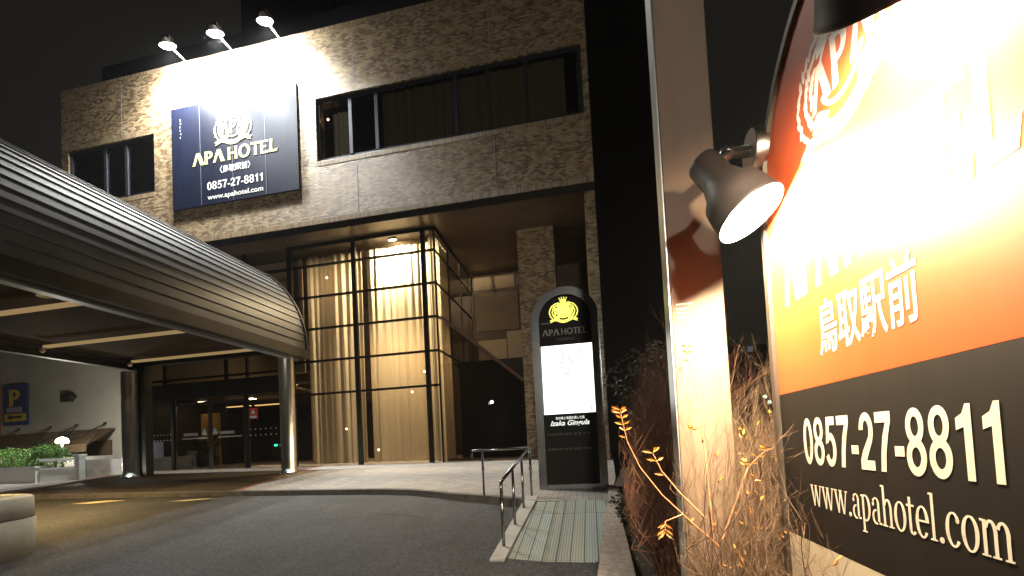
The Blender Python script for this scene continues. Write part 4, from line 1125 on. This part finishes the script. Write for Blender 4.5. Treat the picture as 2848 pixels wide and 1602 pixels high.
# cream post behind the sign
pp = empty('steel_post', (.53, 2.28, -.3), 'tall square cream painted post standing behind the shrubs', 'post')
mb = MB(); mb.box((.412, 2.2, -.4), (.655, 2.345, 6)); mb.build('post', M['pillar'], pp, bevel=.006)
mb = MB(); mb.box((.4055, 2.203, -.4), (.4105, 2.342, 6)); mb.build('side_strip', M['mirror'], pp)
mb = MB()
for i, w_ in enumerate((.075, .06, .055, .075)): mb.box((.435, 2.196, 1.90-i*.022), (.435+w_, 2.199, 1.905-i*.022))
mb.build('small_label', M['letter'], pp)

# ------------------------------------------------------------------ bare shrubs
def shrub(name, root, height, spread, label, cat, group, mat, leafmat, nleaf, seed, lean=(0, 0), stems=5, depth=4, r0=.012, leafsize=.035, xmin=None):
    if xmin is None: xmin = root[0] - .30
    rnd = random.Random(seed)
    e = empty(name, root, label, cat, group)
    tw = MB(); lf = MB(); tips = []
    def grow(p, d, L, r, k):
        pts = [p]; q = p.copy(); dd = d.copy()
        for i in range(3):
            dd = (dd + Vector((rnd.gauss(0, .14), rnd.gauss(0, .14), rnd.gauss(.05, .1)))).normalized()
            if q.x + dd.x*L/3 < xmin and dd.x < 0: dd.x = -dd.x*.6
            q = q + dd*L/3; pts.append(q.copy())
        tw.tube(pts, [r, r*.85, r*.72, r*.6], 4 if k < depth-1 else 3, cap=False)
        if k >= depth: tips.append((q, dd)); return
        if k >= 2: tips.append((pts[2], dd))
        for b in range(rnd.choice((2, 3, 3)) if k < depth-1 else rnd.choice((2, 3, 4))):
            nd = (dd + Vector((rnd.gauss(0, .42), rnd.gauss(0, .42), rnd.gauss(.12, .25)))).normalized()
            grow(pts[rnd.choice((1, 2, 3))], nd, L*rnd.uniform(.55, .85), r*.58, k+1)
    for s_ in range(stems):
        a = 2*pi*s_/stems + rnd.uniform(-.4, .4)
        d = Vector((cos(a)*spread+lean[0], sin(a)*spread+lean[1], 1)).normalized()
        grow(Vector(root)+Vector((cos(a)*.05, sin(a)*.05, -.03)), d, height*rnd.uniform(.34, .46), r0*rnd.uniform(.7, 1.1), 0)
    tw.build('twigs', mat, e)
    rnd.shuffle(tips)
    for p, d in tips[:nleaf]:
        for k in range(rnd.choice((2, 3, 5))):
            u = (d + Vector((rnd.gauss(0, .8), rnd.gauss(0, .8), rnd.gauss(0, .5)))).normalized()
            sd = u.cross(Vector((rnd.gauss(0, 1), rnd.gauss(0, 1), rnd.gauss(0, 1)))).normalized()
            l = leafsize*rnd.uniform(.7, 1.3); c = p - d*rnd.uniform(0, .06)
            nn = u.cross(sd)*l*.12
            lf.face([c, c+u*l*.4+sd*l*.22+nn, c+u*l, c+u*l*.4-sd*l*.22+nn])
    if nleaf: lf.build('leaves', leafmat, e)
    return e
G = 'bare shrubs in the planting bed'
shrub('bare_shrub', (.66, 2.03, soilz(.66, 2.03)), 1.6, .10, 'dense brown twiggy shrub in front of the cream post', 'shrub', G, M['midtwig'], M['leaf'], 60, 21, lean=(.10, 0), stems=15, depth=5, r0=.0095, leafsize=.026, xmin=.36)
shrub('bare_shrub', (.86, 2.45, soilz(.86, 2.45)), 1.75, .25, 'dense dry shrub between the cream post and the orange sign', 'shrub', G, M['twig'], M['leafy'], 50, 5, stems=13, depth=5, r0=.0095, leafsize=.026)
shrub('bare_shrub', (.86, 2.75, soilz(.86, 2.75)), 1.3, .16, 'low tangle of dry twigs behind the foot of the post', 'shrub', G, M['twig'], M['leafy'], 10, 15, stems=8, depth=5, r0=.01)
shrub('bare_shrub', (.88, 3.9, soilz(.88, 3.9)), 1.7, .10, 'reddish brown shrub left of the post behind the edging wall', 'shrub', G, M['redtwig'], M['leafy'], 8, 33, stems=7, depth=5, r0=.014)
shrub('bare_shrub', (.95, 5.2, soilz(.95, 5.2)), 2.3, .12, 'tall reddish brush of upright twigs beside the totem sign', 'shrub', G, M['redtwig'], M['leaf'], 0, 41, stems=12, depth=5, r0=.014)
shrub('bare_shrub', (.9, 6.8, soilz(.9, 6.8)), 2.1, .12, 'dim reddish shrub at the right foot of the totem sign', 'shrub', G, M['redtwig'], M['leaf'], 0, 42, stems=10, depth=5, r0=.014)
shrub('bare_shrub', (1.02, 2.9, soilz(1.02, 2.9)), 1.8, .16, 'pale dry brush close to the far edge of the orange sign', 'shrub', G, M['twig'], M['leafy'], 14, 55, stems=11, depth=5, r0=.010)
shrub('bare_shrub', (.76, 4.6, soilz(.76, 4.6)), 1.9, .08, 'thin dark red brush halfway between totem sign and cream post', 'shrub', G, M['redtwig'], M['leaf'], 4, 61, stems=10, depth=5, r0=.012)
shrub('bare_shrub', (.50, 3.05, soilz(.50, 3.05)), 1.75, .14, 'dense reddish brown brush just left of the cream post', 'shrub', G, M['redtwig'], M['leaf'], 40, 71, stems=15, depth=5, r0=.011, leafsize=.024, xmin=.18)
shrub('bare_shrub', (.58, 4.1, soilz(.58, 4.1)), 1.9, .12, 'upright reddish brush behind the edging wall halfway to the totem', 'shrub', G, M['redtwig'], M['leaf'], 4, 72, stems=12, depth=5, r0=.013, xmin=.32)
# the long arching shoot with orange leaves
e = empty('leafy_shoot', (.50, 2.02, soilz(.5, 2.02)), 'arching red shoot with orange leaf tips leaning out over the ramp', 'shrub', G)
tw, lf = MB(), MB(); rnd = random.Random(8)
def shoot(pts, r, leaves, ls=.045):
    tw.tube(pts, [r*(1-.7*i/(len(pts)-1)) for i in range(len(pts))], 5, cap=False)
    P_ = [Vector(p) for p in pts]
    for t, n_ in leaves:
        f = t*(len(P_)-1); i = min(int(f), len(P_)-2); c = P_[i].lerp(P_[i+1], f-i); d = (P_[i+1]-P_[i]).normalized()
        for k in range(n_):
            sgn = 1 if k % 2 else -1
            u = (d*.55 + Vector((sgn*.8, rnd.gauss(0, .3), rnd.gauss(.05, .2)))).normalized(); sd = u.cross(Vector((0, 1, .3))).normalized(); l = ls*rnd.uniform(.8, 1.2)
            nn = u.cross(sd)*l*.10; tip = c+u*l+Vector((0, 0, -l*.22)); mid_ = c+u*l*.48
            lf.face([c, mid_+sd*l*.19+nn, tip, mid_-nn*.4]); lf.face([c, mid_-nn*.4, tip, mid_-sd*l*.19+nn])
zz = lambda y_, py: CAM_H + (1222-py)/1209*y_
def pxp(px_, py_, y_):
    d_ = RW.transposed() @ Vector(((px_-1424)/FPX, 1, -(py_-CY)/FPX)); return Vector((0, 0, CAM_H)) + d_*(y_/d_.y)
shoot([pxp(2000, 1520, 2.0), pxp(1920, 1450, 1.98), pxp(1840, 1375, 1.95), pxp(1780, 1300, 1.93), pxp(1745, 1230, 1.9), pxp(1735, 1190, 1.9), pxp(1725, 1140, 1.9)], .0045, [(.80, 2), (.86, 2), (.92, 3), (.97, 3), (1, 2), (.72, 1)], .042)
shoot([pxp(1960, 1440, 2.0), pxp(1890, 1370, 2.0), pxp(1840, 1310, 2.0), pxp(1815, 1260, 2.0)], .005, [(.85, 2), (1, 4), (.6, 1)])
shoot([pxp(1900, 1430, 1.97), pxp(1850, 1450, 1.9), pxp(1850, 1480, 1.9)], .003, [(.6, 4), (.85, 5), (1, 4)], .036)
shoot([pxp(1985, 1500, 2.0), pxp(1960, 1250, 2.05), pxp(1935, 1080, 2.1), pxp(1910, 990, 2.1), pxp(1912, 965, 2.1)], .004, [(.7, 1), (.8, 2), (.97, 2)], .035)
shoot([pxp(2010, 1500, 2.0), pxp(2080, 1300, 2.0), pxp(2130, 1250, 2.0)], .004, [(.8, 3), (1, 5), (.6, 2)], .036)
tw.build('shoots', pmat('red shoot', (.45,.20,.09), .7), e); lf.build('leaves', M['leaf'], e)
# low green plants at the edging wall
e = empty('low_evergreen', (.46, 6.0, soilz(.46, 6.0)), 'small dark green plant spilling over the edging wall', 'plant')
mb = MB(); rnd = random.Random(3)
for i in range(14): leaf_faces(mb, (.42+rnd.uniform(-.12, .2), 5.7+rnd.uniform(-.7, .7), .42+rnd.uniform(-.1, .06)), 60, (.16, .2, .12), .03, rnd)
mb.build('leaves', pmat('dark green leaf', (.035,.07,.03), .6, var=.4), e)
mb = MB(); mb.tube([(.46, 6.0, .1), (.47, 6.0, .45)], .012, 5); mb.build('stem', M['twig'], e)
# fallen leaves and ground cover
mb = MB(); rnd = random.Random(6)
for i in range(900):
    x, y = rnd.uniform(.3, 2.2), rnd.uniform(1.3, 7); z = soilz(x, y)+rnd.uniform(.01, .05)
    a = rnd.uniform(0, 6.28); l = rnd.uniform(.02, .045); u = Vector((cos(a), sin(a), rnd.uniform(-.4, .4))); s_ = Vector((-sin(a), cos(a), rnd.uniform(-.3, .3)))
    c = Vector((x, y, z)); mb.face([c-u*l, c+s_*l*.4, c+u*l, c-s_*l*.4])
tag(mb.build('fallen_leaves', pmat('litter', (.14,.08,.035), .8, var=.5, scale=20)), kind='stuff')
# small tree with dull pink leaves further back
tr = empty('small_tree', (1.35, 8.6, .4), 'small tree with dull pinkish leaves behind the cream post', 'tree')
mb = MB(); mb.tube([(1.35, 8.6, .3), (1.33, 8.6, 1.3), (1.4, 8.6, 2.4)], [.06, .05, .03], 8); mb.tube([(1.33, 8.6, 1.3), (1.0, 8.5, 2.3)], [.03, .015], 6); mb.tube([(1.35, 8.6, 1.5), (1.8, 8.7, 2.5)], [.03, .015], 6); mb.build('trunk', M['redtwig'], tr)
mb = MB(); rnd = random.Random(13)
for i in range(34): leaf_faces(mb, (1.4+rnd.gauss(0, .42), 8.6+rnd.gauss(0, .35), 2.35+rnd.gauss(0, .55)), 45, (.26, .26, .2), .055, rnd)
mb.build('crown', M['pinkleaf'], tr)

# ------------------------------------------------------------------ things far behind
tb = empty('tower_block', (-12, 30, 14), 'dark hotel tower rising behind the roof into the night', 'building')
mb = MB(); mb.box((-26.2, 30, 0), (-18, 45, 60)); mb.box((-17.5, 29.5, 0), (5.2, 45, 60)); mb.build('wall', M['tower'], tb)
mb = MB()
for z in range(16, 58, 3): mb.box((-17.4, 29.42, z), (5.1, 29.49, z+1.4))
mb.build('window_band', pmat('unlit glass band', (.022,.02,.019), .7), tb)
fb = empty('distant_house', (12, 42, 0), 'dark distant house with a faintly lit window beyond the shrubs', 'building')
mb = MB(); mb.box((5, 42, -.5), (26, 52, 7)); mb.face([(4.5, 41.6, 7), (26.5, 41.6, 7), (26.5, 47, 10), (4.5, 47, 10)]); mb.build('wall', M['tower'], fb)
mb = MB(); p = pxp(2087, 970, 41.9); mb.box((p.x-.22, 41.92, p.z-.25), (p.x+.22, 41.98, p.z+.25)); mb.build('window', emat('dim window', (.55,.6,.7), .12), fb)
for px_, py_, lab in ((2128, 1103, 'upper of two tiny greenish lamps far beyond the shrubs'), (2140, 1118, 'lower of two tiny greenish lamps far beyond the shrubs')):
    p = pxp(px_, py_, 32); e = empty('distant_lamp', (p.x, p.y, .3), lab, 'lamp', 'distant lamps')
    mb = MB(); mb.tube([(p.x, p.y, .3), (p.x, p.y, p.z)], .05, 6); mb.build('post', M['lampblack'], e)
    mb = MB(); mb.sphere(p, .13); mb.build('globe', M['e_far'], e)

# street lamp on the road behind, the one that glints in the glazing
sl = empty('street_lamp', (1.6, -11, -.9), 'tall grey street lamp across the road facing the hotel', 'street lamp')
mb = MB(); mb.tube([(1.6, -12, -1), (1.6, -12, 5.0), (1.6, -11.8, 5.4), (1.6, -11.2, 5.55)], [.08, .06, .05, .045], 12); mb.build('pole', M['alu'], sl)
mb = MB(); mb.lathe((1.6, -11.15, 5.62), (-.3, .8, -.6), [(0, .05), (.04, .2), (.13, .26), (.15, .25)], 24, cap0=True); mb.build('head', M['alu'], sl)
mb = MB(); mb.lathe((1.56, -11.05, 5.55), (-.3, .8, -.6), [(0, .22), (.01, .22)], 24, cap1=True); mb.build('lens', emat('street lamp glow', (1.0, .93, .80), 2000), sl)

# thin volume added to imitate lens glare around the lamps
mb = MB(); mb.box((-75, -40, -4), (45, 62, 63))
hm = bpy.data.materials.new('added glow volume'); hm.use_nodes = True; nt = hm.node_tree; nt.nodes.clear()
o_ = nt.nodes.new('ShaderNodeOutputMaterial'); pv_ = nt.nodes.new('ShaderNodeVolumePrincipled')
pv_.inputs['Density'].default_value = .00045; pv_.inputs['Color'].default_value = (.92, .95, 1, 1)
nt.links.new(pv_.outputs[0], o_.inputs['Volume'])
tag(mb.build('added_glare_volume', hm), kind='stuff')
